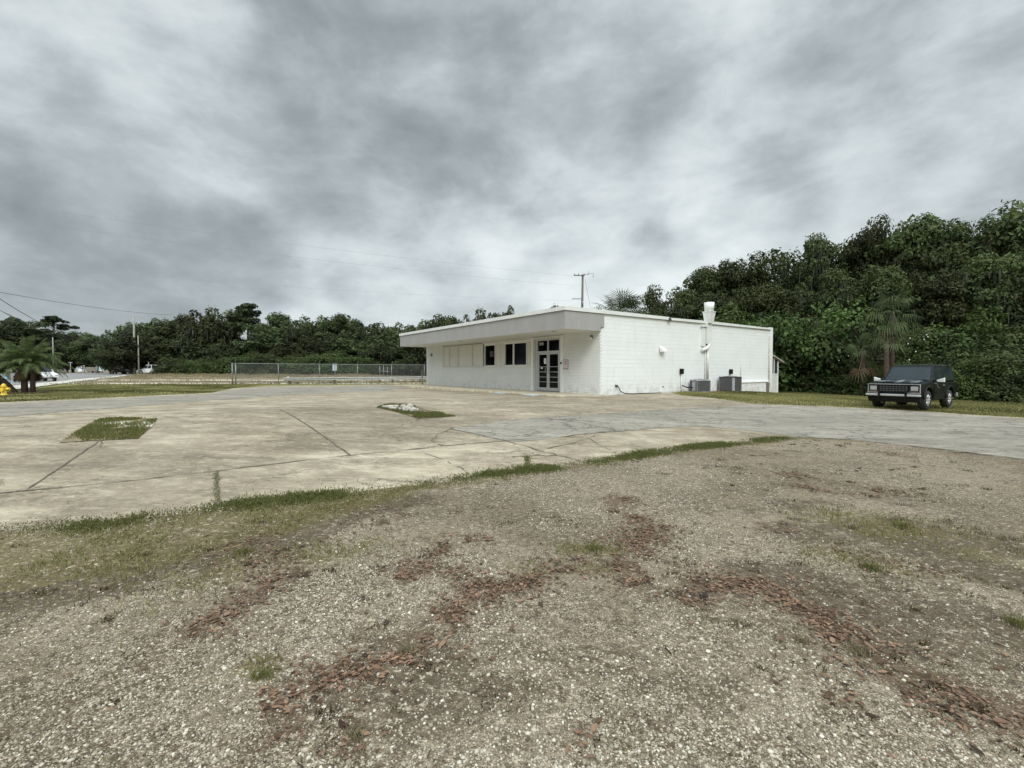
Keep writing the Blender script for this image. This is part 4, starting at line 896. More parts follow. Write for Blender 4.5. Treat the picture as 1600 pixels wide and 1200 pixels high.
    # fascia end post by the left corner
    MB().bb((-.42, L + .02, -.2), (-.36, L + .1, 1.2)).build('guard_post', M['galv'], b)
    return b
B = store()
def on_store(o):
    o.location = (*from_local(o.location.x, o.location.y), o.location.z); o.rotation_euler.z += THETA; return o
# front walk with worn yellow kerb
wk = MB().prism([(-2.2, 19.4), (-2.2, -.1), (-.5, -.95), (0.05, -.95), (0.05, -.03), (-.002, -.03), (-.002, 19.4)], -.25, .008, 'z').build('pavement_slab', simple('walk_concrete', (.40, .36, .27), .9, var=.25, scale=3, bump=.3))
wk.location = (CX, CY, 0); wk.rotation_euler.z = THETA; tag(wk, kind='structure'); wk.name = 'store_pavement'
m, T = new_mat('worn_kerb_paint'); o = T.obj(); n = T.noise(o, 4, 6, .7)
T.pbsdf(T.ramp(n, [(.35, (.30, .27, .20)), (.5, (.52, .46, .32)), (.65, (.66, .60, .44))]), .85); M['kerb'] = m
kb = MB()
for y0, y1 in ((-.1, 1.0), (1.02, 4.2), (4.23, 7.6), (7.62, 11.3), (11.33, 15), (15.03, 19.5)): kb.bb((-2.36, y0, -.3), (-2.202, y1, .016))
k = kb.build('kerb', M['kerb'], None, .012); k.location = (CX, CY, 0); k.rotation_euler.z = THETA; tag(k, kind='structure')
for yy, lb in ((4.3, 'a'), (1.7, 'b')):
    pm = MB().prism([(-2.95, yy - .5), (-2.38, yy - .35), (-2.38, yy + .45), (-2.8, yy + .55)], 0, .02, 'z').build('painted_marking', simple('faded_blue_marking', (.42, .50, .54), .8, var=.2))
    pm.location = (CX, CY, zg(*from_local(-2.6, yy)) + .008); pm.rotation_euler.z = THETA; tag(pm, kind='structure')
# sign beside the doors
def small_sign():
    s = thing('wall_sign', 'small white notice with red border and red lettering beside the glass doors', 'sign', (0, 0, 0), 0)
    MB().bb((-.030, 0, 0), (-.022, .36, .46)).build('panel', M['paper'], s)
    r = MB(); r.bb((-.034, 0, 0), (-.0305, .03, .46)); r.bb((-.034, .33, 0), (-.0305, .36, .46)); r.bb((-.034, .03, 0), (-.0305, .33, .03)); r.bb((-.034, .03, .43), (-.0305, .33, .46))
    rr = random.Random(2)
    for i, z in enumerate((.38, .33, .28, .23)): r.bb((-.034, .06 + rr.uniform(0, .04), z - .014), (-.0305, .30 - rr.uniform(0, .05), z + .014))
    for z in (.16, .12, .08): r.bb((-.034, .08, z - .006), (-.0305, .28, z + .006))
    r.build('border', M['red'], s)
    s.location = (0, 2.14, 1.18); on_store(s)
    k = MB().bb((-.09, 2.6, 1.43), (-.041, 2.68, 1.52)).build('key_box', M['black'], None, .006); tag(k, 'little black key box on the door jamb', 'box'); k.location = (0, 0, 0); on_store(k)
    k.location = (CX, CY, 0)
small_sign()
# air conditioners
def ac(w, d, h, light):
    t = thing('air_conditioner', '', 'air conditioner')
    MB().bb((-w / 2 - .1, -d / 2 - .1, -.25), (w / 2 + .1, d / 2 + .1, .05)).build('pad', M['concrete_pad'], t, .01)
    MB().bb((-w / 2 + .03, -d / 2 + .03, .05), (w / 2 - .03, d / 2 - .03, h - .06)).build('coil', M['darkgrey'], t)
    lv = MB(); z = .10
    while z < h - .1:
        for s in (-1, 1):
            lv.bb((-w / 2, s * (d / 2 - .012) - .012, z), (w / 2, s * (d / 2 - .012) + .012, z + .014))
            lv.bb((s * (w / 2 - .012) - .012, -d / 2 + .025, z), (s * (w / 2 - .012) + .012, d / 2 - .025, z + .014))
        z += .035
    lv.build('louvres', M['midgrey'] if not light else M['midgrey'], t)
    for sx in (-1, 1):
        for sy in (-1, 1): MB().box((sx * (w / 2 - .02), sy * (d / 2 - .02), h / 2), (.06, .06, h - .12)).build('corner_post', M['lightgrey'] if (not light and sx < 0 and sy < 0) else M['midgrey'], t)
    tp = MB().bb((-w / 2 - .01, -d / 2 - .01, h - .06), (w / 2 + .01, d / 2 + .01, h)).build('top_panel', M['lightgrey'] if light else M['darkgrey'], t, .012)
    fg = MB()
    for k in range(6): fg.tube([(math.cos(a) * .07 * (k + 1) * w, math.sin(a) * .07 * (k + 1) * w, h + .035 - .004 * k) for a in np.linspace(0, 2 * math.pi, 25)], .008, 5, False)
    fg.cyl((0, 0, h + .001), (0, 0, h + .045), .09, n=16)
    for a in np.linspace(0, 2 * math.pi, 9)[:-1]: fg.tube([(0, 0, h + .04), (math.cos(a) * .44 * w, math.sin(a) * .44 * w, h + .008)], .006, 5)
    fg.build('fan_guard', M['midgrey'], tp)
    return t
a1 = ac(.80, .62, .68, True); a1.location = (6.85, -.60, 0); on_store(a1); a1.rotation_euler.z -= R(22); a1.location.z = -.06; a1['label'] = 'lower pale topped air conditioner, left of the pair by the side wall'; a1['group'] = 'air conditioners at the side wall'
a2 = ac(.86, .84, .86, False); a2.location = (9.72, -.60, 0); on_store(a2); a2.location.z = -.10; a2['label'] = 'taller dark grey air conditioner, right of the pair by the side wall'; a2['group'] = 'air conditioners at the side wall'
MB().bb((-.43 - .012, -.442, .08), (-.28, -.421, .78)).build('service_panel', M['lightgrey'], a2)
MB().bb((-.415, -.20, .1), (-.402, .1, .58)).build('service_panel', M['lightgrey'], a1)
# hose on the ground by the side wall
hp = [(1.08, -.05, .40), (1.15, -.10, .32), (1.22, -.14, .12), (1.45, -.22, .02), (1.9, -.30, -.01), (2.6, -.24, -.015), (3.4, -.30, -.02), (4.1, -.22, -.02)]
hs = MB().tube([(*from_local(x, y), z) for x, y, z in hp], .022, 7).build('hose', M['black']); tag(hs, 'black hose running down the side wall and along its foot', 'hose')
# mulch round the air conditioners
ml = [from_local(x, y) for x, y in ((5.7, -.9), (6.4, -1.55), (9, -1.75), (12.2, -1.6), (12.9, -.8), (12.8, -.2), (5.6, -.1))]
sheet('mulch_bed', ml, .4, -.006, simple('mulch', (.17, .10, .055), .95, var=.4, scale=14, bump=.5))
# ------------------------------------------------------------------ vehicles
def wheel(parent, x, y, r, w, side, rim=M['silver']):
    t = MB(); n = 28; prof = [(-w / 2, r * .62), (-w / 2, r * .93), (-w / 2 + .03, r), (w / 2 - .03, r), (w / 2, r * .93), (w / 2, r * .62)]
    vs = [(x + math.cos(2 * math.pi * k / n) * q, y + p, r + math.sin(2 * math.pi * k / n) * q) for k in range(n) for p, q in prof]; m = len(prof)
    t.add(vs, [(k * m + i, k * m + i + 1, ((k + 1) % n) * m + i + 1, ((k + 1) % n) * m + i) for k in range(n) for i in range(m - 1)], True)
    o = t.build('wheel', M['rubber'], parent)
    rm = MB(); yo = y + side * (w / 2 - .03)
    rm.cyl((x, y - side * w / 2, r), (x, yo - side * .03, r), r * .60, n=24)
    for k in range(8):
        a = 2 * math.pi * k / 8; rm.tube([(x + math.cos(a) * r * .15, yo, r + math.sin(a) * r * .15), (x + math.cos(a) * r * .6, yo - side * .01, r + math.sin(a) * r * .6)], [.035, .05], 5)
    rm.tube([(x + math.cos(a) * r * .61, yo, r + math.sin(a) * r * .61) for a in np.linspace(0, 2 * math.pi, 25)], .018, 6, False)
    rm.cyl((x, yo - side * .02, r), (x, yo + side * .03, r), r * .16, n=12)
    rm.build('rim', rim, o); return o
def arch(cx, cz, r, a0, a1, n=9): return [(cx + math.cos(a) * r, cz + math.sin(a) * r) for a in np.linspace(a0, a1, n)]
def suv():
    t = thing('parked_suv', 'old black two door off roader with chrome bumper parked by the drive', 'car')
    hw = .83
    prof = [(-2.0, .52), (-2.03, .98), (-1.98, 1.03), (.72, 1.06), (.80, 1.075)] + [(1.3, 1.045), (1.86, .985), (1.93, .95), (1.95, .60), (1.93, .46)] + [(1.70, .44)] + arch(1.22, .40, .46, R(8), R(172)) + [(.72, .36), (-.72, .36)] + arch(-1.17, .40, .46, R(8), R(172)) + [(-1.75, .50)]
    MB().prism(prof, -hw, hw, 'y').build('body', M['truck'], t, .03, 3)
    hd = MB(); hd.add([(.74, -.74, 1.082), (1.3, -.72, 1.062), (1.84, -.70, 1.002), (1.84, .70, 1.002), (1.3, .72, 1.062), (.74, .74, 1.082), (.74, 0, 1.115), (1.3, 0, 1.09), (1.84, 0, 1.02)],
                      [(0, 1, 7, 6), (1, 2, 8, 7), (6, 7, 4, 5), (7, 8, 3, 4)], True); hd.build('hood', M['hood'], t)
    ub = MB().bb((-1.8, -.55, .30), (1.7, .55, .50)).build('underbody', M['black'], t)
    lo = [(.70, -.80, 1.05), (.70, .80, 1.05), (-1.96, .80, 1.05), (-1.96, -.80, 1.05)]; hi = [(.14, -.68, 1.67), (.14, .68, 1.67), (-1.80, .68, 1.69), (-1.80, -.68, 1.69)]
    MB().hexa(lo, hi).build('cabin', M['truck'], t, .06, 4)
    rf = MB().bb((-1.72, -.62, 1.672), (.08, .62, 1.712)).build('roof', simple('faded_roof', (.05, .055, .06), .35), t, .02)
    def pane(a, b, c, d, off, name, mat):
        a, b, c, d = map(Vector, (a, b, c, d)); n = (b - a).cross(d - a).normalized() * off
        MB().hexa([a, b, c, d], [a + n, b + n, c + n, d + n]).build(name, mat, t)
    def lerp(p, q, s): return tuple(p[i] + (q[i] - p[i]) * s for i in range(3))
    def facepane(p0, p1, p2, p3, u0, u1, v0, v1, off, name, mat):  # p0-p1 bottom, p3-p2 top
        f = lambda u, v: lerp(lerp(p0, p1, u), lerp(p3, p2, u), v)
        pane(f(u0, v0), f(u1, v0), f(u1, v1), f(u0, v1), off, name, mat)
    facepane(lo[0], lo[1], hi[1], hi[0], .05, .95, .08, .90, .008, 'windscreen', M['winglass'])
    # sides: y=+ is vehicle left
    for s in (1, -1):
        p0, p1, p2, p3 = ((lo[1], lo[2], hi[2], hi[1]) if s > 0 else (lo[3], lo[0], hi[0], hi[3]))
        if s > 0:
            facepane(p0, p1, p2, p3, .07, .40, .10, .88, .008, 'side_window', M['carglass']); facepane(p0, p1, p2, p3, .46, .95, .10, .88, .008, 'side_window', M['carglass'])
        else:
            facepane(p0, p1, p2, p3, .60, .93, .10, .88, .008, 'side_window', M['carglass']); facepane(p0, p1, p2, p3, .05, .54, .10, .88, .008, 'side_window', M['carglass'])
    facepane(lo[2], lo[3], hi[3], hi[2], .1, .9, .12, .85, .008, 'rear_window', M['carglass'])
    for s in (1, -1):
        d = MB().bb((-.55, s * (hw + .001), .42), (.62, s * (hw + .012), 1.03)).build('door', M['truck'], t, .006)
        MB().bb((-.45, s * (hw + .013), .90), (-.30, s * (hw + .035), .93)).build('handle', M['silver'], d)
        for cx in (1.22, -1.17):
            MB().tube([(px_, s * (hw + .01), pz_) for px_, pz_ in arch(cx, .40, .47, R(0), R(180), 17)], .035, 6).build('wheel_arch', M['black'], t)
        mr = MB().bb((.52, s * .84, 1.08), (.58, s * .95, 1.12)).build('mirror', M['black'], t)
        MB().hexa([(.50, s * .90, 1.05), (.60, s * .90, 1.05), (.60, s * 1.12, 1.04), (.50, s * 1.12, 1.04)], [(.50, s * .90, 1.13), (.62, s * .90, 1.12), (.62, s * 1.12, 1.20), (.50, s * 1.12, 1.21)]).build('mirror_shell', M['carwhite'], mr, .01)
        for x in (1.22, -1.17): wheel(t, x, s * .72, .36, .24, s)
    # face: silver frame, grille, lamps
    X = 1.955; g = MB().bb((X - .01, -.44, .66), (X + .015, .44, .90)).build('grille', M['black'], t)
    gb = MB()
    for z in (.71, .78, .85): gb.bb((X + .015, -.44, z - .008), (X + .028, .44, z + .008))
    for y in np.linspace(-.40, .40, 9): gb.bb((X + .016, y - .005, .66), (X + .024, y + .005, .90))
    gb.build('grille_bars', M['darkgrey'], g)
    f = MB(); f.bb((X - .01, -.81, .935), (X + .035, .81, .955)); f.bb((X - .01, -.81, .61), (X + .03, -.42, .632)); f.bb((X - .01, .42, .61), (X + .03, .81, .632)); f.bb((X - .01, -.82, .61), (X + .03, -.80, .955)); f.bb((X - .01, .80, .61), (X + .03, .82, .955))
    MB().bb((X - .03, -.80, .60), (X - .001, .80, .94)).build('lamp_panel', M['black'], t)
    f.build('grille_surround', M['silver'], t)
    for s in (1, -1):
        h = MB().bb((X + .0, s * .53, .71), (X + .03, s * .75, .87)).build('headlight', M['lens'], t, .012)
        MB().bb((X + .0, s * .50, .645), (X + .02, s * .77, .69)).build('indicator', simple('indicator_lens', (.12, .08, .05), .3), t)
    bp = MB()
    for y0, y1 in ((-.86, -.44), (-.39, .39), (.44, .86)): bp.bb((X + .06, y0, .495), (X + .13, y1, .575))
    bp.build('bumper', M['silver'], t, .02)
    bk = MB().bb((X - .05, -.84, .47), (X + .06, .84, .58)); bk.bb((X + .06, -.44, .44), (X + .16, -.39, .68)); bk.bb((X + .06, .39, .44), (X + .16, .44, .68)); bk.build('bumper_guard', M['black'], t)
    MB().hexa([(X - .25, -.80, .26), (X - .02, -.80, .27), (X - .02, .80, .27), (X - .25, .80, .26)], [(X - .25, -.82, .47), (X + .05, -.82, .47), (X + .05, .82, .47), (X - .25, .82, .47)]).build('air_dam', M['black'], t)
    MB().bb((-2.16, -.84, .46), (-2.04, .84, .58)).build('bumper', M['silver'], t, .012)
    MB().tube([(.66, .85, 1.0), (.40, .853, .97), (.30, .853, .86), (.10, .853, .80)], .008, 5).build('side_stripe', M['silver'], t)
    wp = MB(); wp.tube([(.70, -.60, 1.085), (.66, .02, 1.12)], .010, 5); wp.tube([(.70, .02, 1.085), (.66, .62, 1.12)], .010, 5); wp.build('wiper', M['black'], t)
    MB().hexa([(.47, .60, 1.24), (.47, .68, 1.24), (.44, .67, 1.30), (.44, .60, 1.30)], [(.50, .60, 1.25), (.50, .68, 1.25), (.47, .67, 1.31), (.47, .60, 1.31)]).build('windscreen_sticker', M['paper'], t)
    return t
car = suv()
fa = G(1448, 642.5)
hd = np.array((-.84, -.545)); hd /= np.hypot(*hd); lf = np.array((-hd[1], hd[0]))   # heading and vehicle-left
# vehicle left front wheel contact point is (1.22, .80) in the car's frame
org = np.array(fa) - hd * 1.22 - lf * .80
car.location = (org[0], org[1], zg(*(org + hd * 1.2)) + .012); car.rotation_euler.z = math.atan2(hd[1], hd[0])
e = (zg(*(org - hd * 1.2)) - zg(*(org + hd * 1.2))) / 2.4; car.rotation_euler.y = math.atan(e)
def small_car(name, label, cat, mat, L, H, hood, rear, loc, rz, kind='suv', hw=.88):
    t = thing(name, label, cat, loc, rz); a = L / 2; wb = L * .3; r = .34
    zb = .95 if kind != 'sedan' else .88
    prof = [(-a, .45), (-a, zb - .05), (-a + .1, zb), (a - hood, zb + .03), (a - .15, zb - .15), (a, zb - .3), (a, .42)] + arch(wb, .36, .40, R(10), R(170)) + [(wb - .45, .28), (-wb + .45, .28)] + arch(-wb, .36, .40, R(10), R(170))
    MB().prism(prof, -hw, hw, 'y').build('body', mat, t, .05, 3)
    x0, x1 = a - hood + .05, -a + (.1 if kind != 'pickup' else 2.0); q = rear
    lo = [(x0, -hw + .05, zb), (x0, hw - .05, zb), (x1, hw - .05, zb), (x1, -hw + .05, zb)]; hi = [(x0 - .7, -hw + .2, H), (x0 - .7, hw - .2, H), (x1 + q, hw - .2, H), (x1 + q, -hw + .2, H)]
    MB().hexa(lo, hi).build('cabin', mat, t, .05, 3)
    g = MB()
    for i in range(4):
        a0, a1_, b1, b0 = Vector(lo[i]), Vector(lo[(i + 1) % 4]), Vector(hi[(i + 1) % 4]), Vector(hi[i])
        f = lambda u, v: (a0.lerp(a1_, u)).lerp(b0.lerp(b1, u), v); nn = (a1_ - a0).cross(b0 - a0).normalized() * -.01
        if nn.dot(a0 + a1_ - Vector((x0 + x1, 0, 0))) < 0: nn = -nn
        for u0, u1 in (((.06, .94),) if i in (0, 2) else ((.05, .47), (.53, .94))):
            g.hexa([f(u0, .15), f(u1, .15), f(u1, .88), f(u0, .88)], [f(u0, .15) + nn, f(u1, .15) + nn, f(u1, .88) + nn, f(u0, .88) + nn])
    g.build('windows', M['carglass'], t)
    for s in (1, -1):
        for x in (wb, -wb): wheel(t, x, s * (hw - .12), r, .22, s)
        MB().bb((a - .02, s * (hw - .35), .60), (a + .015, s * (hw - .06), .70)).build('headlight', M['lens'], t); MB().bb((-a - .015, s * (hw - .28), .65), (-a + .02, s * (hw - .05), .80)).build('tail_light', M['red'], t)
    return t
def at(u, v, dz=0): x, y = G(u, v); return (x, y, zg(x, y) + dz)
small_car('white_suv', 'white car on the road seen past the clustered palm trunks', 'car', M['carwhite'], 4.6, 1.66, 1.1, .3, at(64, 595.5), R(-30))
small_car('silver_car', 'silver and blue car nose at the left edge behind the palm', 'car', M['blue_paint'], 4.4, 1.4, 1.2, .6, at(-34, 607.5), R(-25), 'sedan')
small_car('dark_car', 'dark car with pale windscreen far down the road', 'car', simple('dark_car_paint', (.05, .02, .02), .3), 4.5, 1.6, 1.1, .3, at(187, 584.3), R(-60))
small_car('white_pickup', 'white pickup truck parked far off beside the utility poles', 'truck', M['carwhite'], 5.4, 1.8, 1.4, .1, at(238, 584.6), R(170), 'pickup')
small_car('grey_car', 'pale grey car far off, just left of the utility poles', 'car', M['lightgrey'], 4.5, 1.5, 1.2, .5, at(207, 584.2), R(-70), 'sedan')
# ------------------------------------------------------------------ fence, guardrail, signs
def fence():
    f = thing('chain_link_fence', 'grey chain link fence with angled barb arms behind the guardrail', 'fence')
    us = (363, 368.5, 435, 499, 558.6, 612, 663)
    d = np.array((.81, .587)); d /= np.hypot(*d); P0 = np.array(FA)
    tt = []
    for u in us: k = (u - 800) / FPX; tt.append((k * P0[1] - P0[0]) / (d[0] - k * d[1]))
    tt += [tt[-1] + 3.3 * i for i in range(1, 6)]
    top = 1.80
    for i, t in enumerate(tt):
        x, y = P0 + d * t; z = zg(x, y); p = MB().cyl((x, y, z - .1), (x, y, z + top + .05), .042 if i < 2 else .032, n=8)
        if i != 0: p.tube([(x, y, z + top), (x + .16, y - .22, z + top + .32)], [.025, .018], 6)
        p.build('post', M['galv'], f)
    rl = MB(); S = [(P0 + d * t) for t in (tt[0], tt[-1])]
    z0, z1 = zg(*S[0]), zg(*S[1]); n = 20
    line = [(S[0] + (S[1] - S[0]) * i / n) for i in range(n + 1)]
    rl.tube([(x, y, zg(x, y) + top) for x, y in line], .026, 6).build('top_rail', M['galv'], f)
    ms = MB(); L = tt[-1] - tt[0]; q = .075; w = .0035; k = 0; s = -top
    while s < L:
        for sg in (1, -1):
            a, b = (s, s + top) if sg > 0 else (s + top, s); za, zb_ = .04, top
            def cl(a, b):
                pts = []
                for v in (0, 1): pass
                ta, tb = 0.0, 1.0
                if b > a: ta = max(0, (0 - a) / (b - a)); tb = min(1, (L - a) / (b - a))
                else: ta = max(0, (L - a) / (b - a)); tb = min(1, (0 - a) / (b - a))
                return ta, tb
            ta, tb = cl(a, b)
            if tb - ta > .02:
                A = P0 + d * (a + (b - a) * ta); Bq = P0 + d * (a + (b - a) * tb); zA = zg(*A) + za + (zb_ - za) * ta; zB = zg(*Bq) + za + (zb_ - za) * tb
                ms.quad((A[0] - w * d[0], A[1] - w * d[1], zA), (A[0] + w * d[0], A[1] + w * d[1], zA), (Bq[0] + w * d[0], Bq[1] + w * d[1], zB), (Bq[0] - w * d[0], Bq[1] - w * d[1], zB))
        s += q
    ms.build('wire_mesh', M['galv'], f)
    # gate-like end: post with a bare bracket
    x, y = P0 + d * tt[0]; MB().box((x, y - .06, zg(x, y) + .95), (.12, .1, .12)).build('latch', M['galv'], f)
    # guardrail
    g = thing('guardrail', 'low metal guardrail along the far edge of the lot', 'guardrail')
    n = np.array((d[1], -d[0])); base = P0 + n * .55
    uu = [443, 523, 594, 614, 657, 690]; ts = []
    for u in uu: k = (u - 800) / FPX; ts.append((k * base[1] - base[0]) / (d[0] - k * d[1]))
    prof = [(0, .56), (-.05, .54), (-.07, .50), (-.05, .46), (-.0, .43), (-.0, .41), (-.05, .38), (-.07, .34), (-.05, .30), (0, .28)]
    r = MB(); A = ts[0]; E_ = ts[-1] + 3; k = 16; vs = []
    for i in range(k + 1):
        q_ = base + d * (A + (E_ - A) * i / k); z = zg(*q_) + .02
        for off, h in prof: vs.append((q_[0] - n[0] * off, q_[1] - n[1] * off, z + h))
    m = len(prof); r.add(vs, [(i * m + j, i * m + j + 1, (i + 1) * m + j + 1, (i + 1) * m + j) for i in range(k) for j in range(m - 1)])
    ro = r.build('rail', simple('rail_steel', (.36, .36, .34), .55, .3, var=.25), g); sd_ = ro.modifiers.new('solid', 'SOLIDIFY'); sd_.thickness = .006
    for t in ts[1:] + [ts[0] + .5]:
        x, y = base + d * t - n * .10; MB().box((x, y, zg(x, y) + .22), (.16, .16, .56)).build('post', M['wood'], g)
fence()
def sign_post():
    k = (523.5 - 800) / FPX; y = 47.5; x = k * y; z = zg(x, y)
    s = thing('sign_post', 'two small pale panels on a post behind the chain link fence', 'sign', (x, y, z))
    MB().cyl((0, 0, -.1), (0, 0, 2.0), .04, n=8).build('post', M['midgrey'], s)
    MB().bb((-.22, -.06, 1.2), (-.02, -.041, 1.85)).build('panel', simple('pale_blue_panel', (.42, .50, .58), .5), s); MB().bb((.04, -.06, 1.2), (.22, -.041, 1.85)).build('panel', M['lightgrey'], s)
    MB().bb((-.24, -.09, 1.86), (.24, -.03, 1.98)).build('cap', M['darkgrey'], s)
    k = (600 - 800) / FPX; y = 62; x = k * y; z = zg(x, y)
    s = thing('metal_frame', 'small bare metal frame standing in the field behind the fence', 'frame', (x, y, z))
    for xx, h in ((-.55, 1.7), (-.05, 1.8), (.45, 1.6)): MB().cyl((xx, 0, -.1), (xx, 0, h), .035, n=6).build('post', M['galv'], s)
    MB().cyl((-.55, 0, 1.0), (.8, 0, 1.0), .03, n=6).build('rail', M['galv'], s)
    x, y = G(546.5, 590); z = zg(x, y); o = MB().cyl((0, 0, 0), (0, 0, .5), .1, n=10); o.cyl((0, 0, .5), (0, 0, .56), .13, .06, n=10); o = o.build('marker_post', M['trim']); o.location = (x, 50, zg(x, 50)); tag(o, 'short white marker in the grass behind the guardrail', 'post')
sign_post()
def hydrant():
    x, y = G(6, 617.5); z = zg(x, y)
    h = thing('fire_hydrant', 'yellow fire hydrant on the lawn at the left edge', 'hydrant', (x, y, z), R(20))
    MB().tube([(0, 0, -.05), (0, 0, .05), (0, 0, .06), (0, 0, .38), (0, 0, .40), (0, 0, .42)], [.14, .14, .10, .10, .13, .13], 16).build('barrel', M['yellow'], h)
    MB().tube([(0, 0, .42), (0, 0, .50), (0, 0, .55), (0, 0, .57)], [.115, .09, .04, .03], 16).build('bonnet', M['yellow'], h)
    MB().cyl((.08, 0, .30), (.24, 0, .30), .065, n=14).build('outlet', M['yellow'], h); MB().cyl((-.08, 0, .30), (-.2, 0, .30), .05, n=14).build('outlet', M['yellow'], h)
    MB().cyl((0, -.08, .26), (0, -.20, .26), .08, n=14).build('outlet', M['yellow'], h)
hydrant()
def far_signs():
    def panel(name, u, v0, v1, w, Y, mat, label, cat, posts=1, stripe=None):
        a = P(u, v0, Y); b_ = P(u, v1, Y); z = zg(a.x, Y); s = thing(name, label, cat, (a.x, Y, z), R(12))
        h0, h1 = b_.z - z, a.z - z
        MB().bb((-w / 2, -.12, h0), (w / 2, .12, h1)).build('panel', mat, s)
        if stripe: MB().bb((-w / 2, -.14, h0 + (h1 - h0) * .35), (w / 2, -.121, h0 + (h1 - h0) * .7)).build('stripe', stripe, s)
        for i in range(posts): q = (-w * .35 + w * .7 * i) if posts > 1 else 0; MB().bb((q - .08, -.08, -.2), (q + .08, .08, h0)).build('post', M['wood_pale'], s)
    panel('roadside_sign', 180, 567.8, 573.6, 1.9, 104, M['teal'], 'teal panel sign raised above the far dark car', 'sign')
    panel('roadside_board', 163.5, 573, 579.5, 2.1, 106, M['paper'], 'low white and teal board beside the far road', 'sign', 2, M['teal'])
    panel('roadside_hut', 142.5, 573.5, 580, 2.0, 106, M['brownbox'], 'low brown hut left of the white and teal board', 'hut', 2)
    panel('roadside_sign', 125.3, 576, 580.5, .75, 104, M['paper'], 'small plain white sign at the far kerb', 'sign')
    panel('roadside_sign', 225.5, 571.6, 575.8, .55, 95, M['paper'], 'small white sign between utility poles and pickup', 'sign')
    a = P(110, 567, 110); z = zg(a.x, 110); s = thing('street_sign', 'thin T shaped pale pole left of the small white sign', 'sign', (a.x, 110, z)); MB().cyl((0, 0, 0), (0, 0, a.z - z), .06, n=6).build('post', M['lightgrey'], s); MB().bb((-.45, -.04, a.z - z), (.45, .04, a.z - z + .18)).build('panel', M['lightgrey'], s)
    for u, v, Y, lb in ((131.5, 571, 104, 'short bare post left of the brown hut'), (150.5, 568, 104, 'short bare post right of the brown hut'), (172.5, 567, 105, 'short bare post left of the teal panel sign'), (189.5, 561, 106, 'bare wooden post just behind the far dark car'),
                        (197, 565, 104, 'bare post to the right of the far dark car'), (200.7, 568, 103, 'shorter bare post by the pale grey car'), (232, 565.5, 92, 'pale post in front of the white pickup')):
        a = P(u, v, Y); z = zg(a.x, Y); o = MB().cyl((a.x, Y, z - .2), (a.x, Y, a.z), .11, .09, n=7).build('wooden_post', M['wood_pale']); tag(o, lb, 'post', 'posts along the far road')
far_signs()
# ------------------------------------------------------------------ utility poles and wires
def pole(u, Y, ztop, label, arms=True, r=.16, lean=0, mat=None, transformer=False):
    x = (u - 800) / FPX * Y; z = zg(x, Y)
    t = thing('utility_pole', label, 'utility pole', (x, Y, z)); h = ztop - z
    MB().tube([(0, 0, -.3), (lean * .5, 0, h * .5), (lean, 0, h)], [r, r * .85, r * .65], 10).build('shaft', mat or M['wood'], t)
    if arms:
        a = MB().box((lean - .38, -.16, h - .12), (1.15, .09, .09)).build('crossarm', M['wood'], t)
        for q in (-.88, -.45, .12): MB().tube([(lean + q, -.16, h - .07), (lean + q, -.16, h + .03), (lean + q, -.16, h + .12)], [.03, .06, .035], 8).build('insulator', M['ceramic'], a)
        ft = MB(); 
        for q, dz in ((.62, .35), (1.15, .1)): ft.tube([(lean + q, -.2, h + dz), (lean + q - .12, -.2, h + dz - .45)], [.035, .03], 6)
        ft.tube([(lean, -.1, h - .05), (lean + 1.1, -.2, h + .1)], .03, 6); ft.build('cutout_fuse', M['ceramic'], t)
        b2 = MB().box((lean * .7 - .55, -.12, h - 2.55), (1.1, .08, .08)); b2.build('lower_arm', M['galv'], t)
        MB().tube([(lean * .8, -.2, h - 3.1), (lean * .8, -.2, h - 2.8)], [.06, .05], 8).build('insulator', M['ceramic'], t)
    if transformer:
        tr = MB().cyl((-1.35, -.3, h - 8.0), (-1.35, -.3, h - 6.75), .36, n=18).build('transformer', M['lightgrey'], t)
        for q in (-.15, .15): MB().cyl((-1.35 + q, -.3, h - 6.74), (-1.35 + q, -.3, h - 6.3), .05, n=8).build('bushing', M['ceramic'], tr)
        MB().box((-.7, -.2, h - 7.1), (1.3, .12, .12)).build('bracket', M['galv'], t)
    return t, x, Y, ztop
_, x1, y1, z1 = pole(908, 50, P(908, 429, 50).z, 'dark utility pole with crossarm and transformer rising behind the store roof', lean=.12, transformer=True)
_, x2, y2, z2 = pole(211, 92, P(211, 495, 92).z, 'thicker and taller of the two weathered poles beside the far road', arms=False, mat=M['wood_pale'], r=.22)
_, x3, y3, z3 = pole(217.2, 90, P(217, 524, 90).z, 'thinner and shorter of the two weathered poles beside the far road', arms=False, mat=M['wood_pale'], r=.13)
_, x4, y4, z4 = pole(153.6, 107, P(153.6, 555, 107).z, 'short wooden pole by the far roadside boards', arms=False, mat=M['wood_pale'], r=.2)
_, x5, y5, z5 = pole(84, 100, P(84, 527, 100).z, 'pale pole standing in the trees behind the clustered palm', arms=False, mat=simple('pale_pole', (.26, .26, .24), .7), r=.14)
def wire(a, b_, sag, r, label, mat=None, n=24):
    a, b_ = Vector(a), Vector(b_); pts = []
    for i in range(n + 1): t = i / n; p = a.lerp(b_, t); p.z -= 4 * sag * t * (1 - t); pts.append(p)
    o = MB().tube(pts, r, 5).build('overhead_wire', mat or M['wire']); tag(o, label, 'wire', 'overhead wires')
Wp = M['wire_pale']
def wpx(L, sag, r, label, mat=None):            # ends given as (u, v, distance)
    wire(P(*L[0]), P(*L[1]), sag, r, label, mat)
wpx([(897, 431, 50), (-120, 300, 27)], .35, .006, 'highest of the faint long wires crossing the sky', Wp)
wpx([(896, 446, 50), (-120, 326, 27)], .35, .006, 'second faint long wire crossing the sky', Wp)
wpx([(896, 470, 50), (-120, 404, 27)], .35, .004, 'lowest faint long wire above the treeline', Wp)
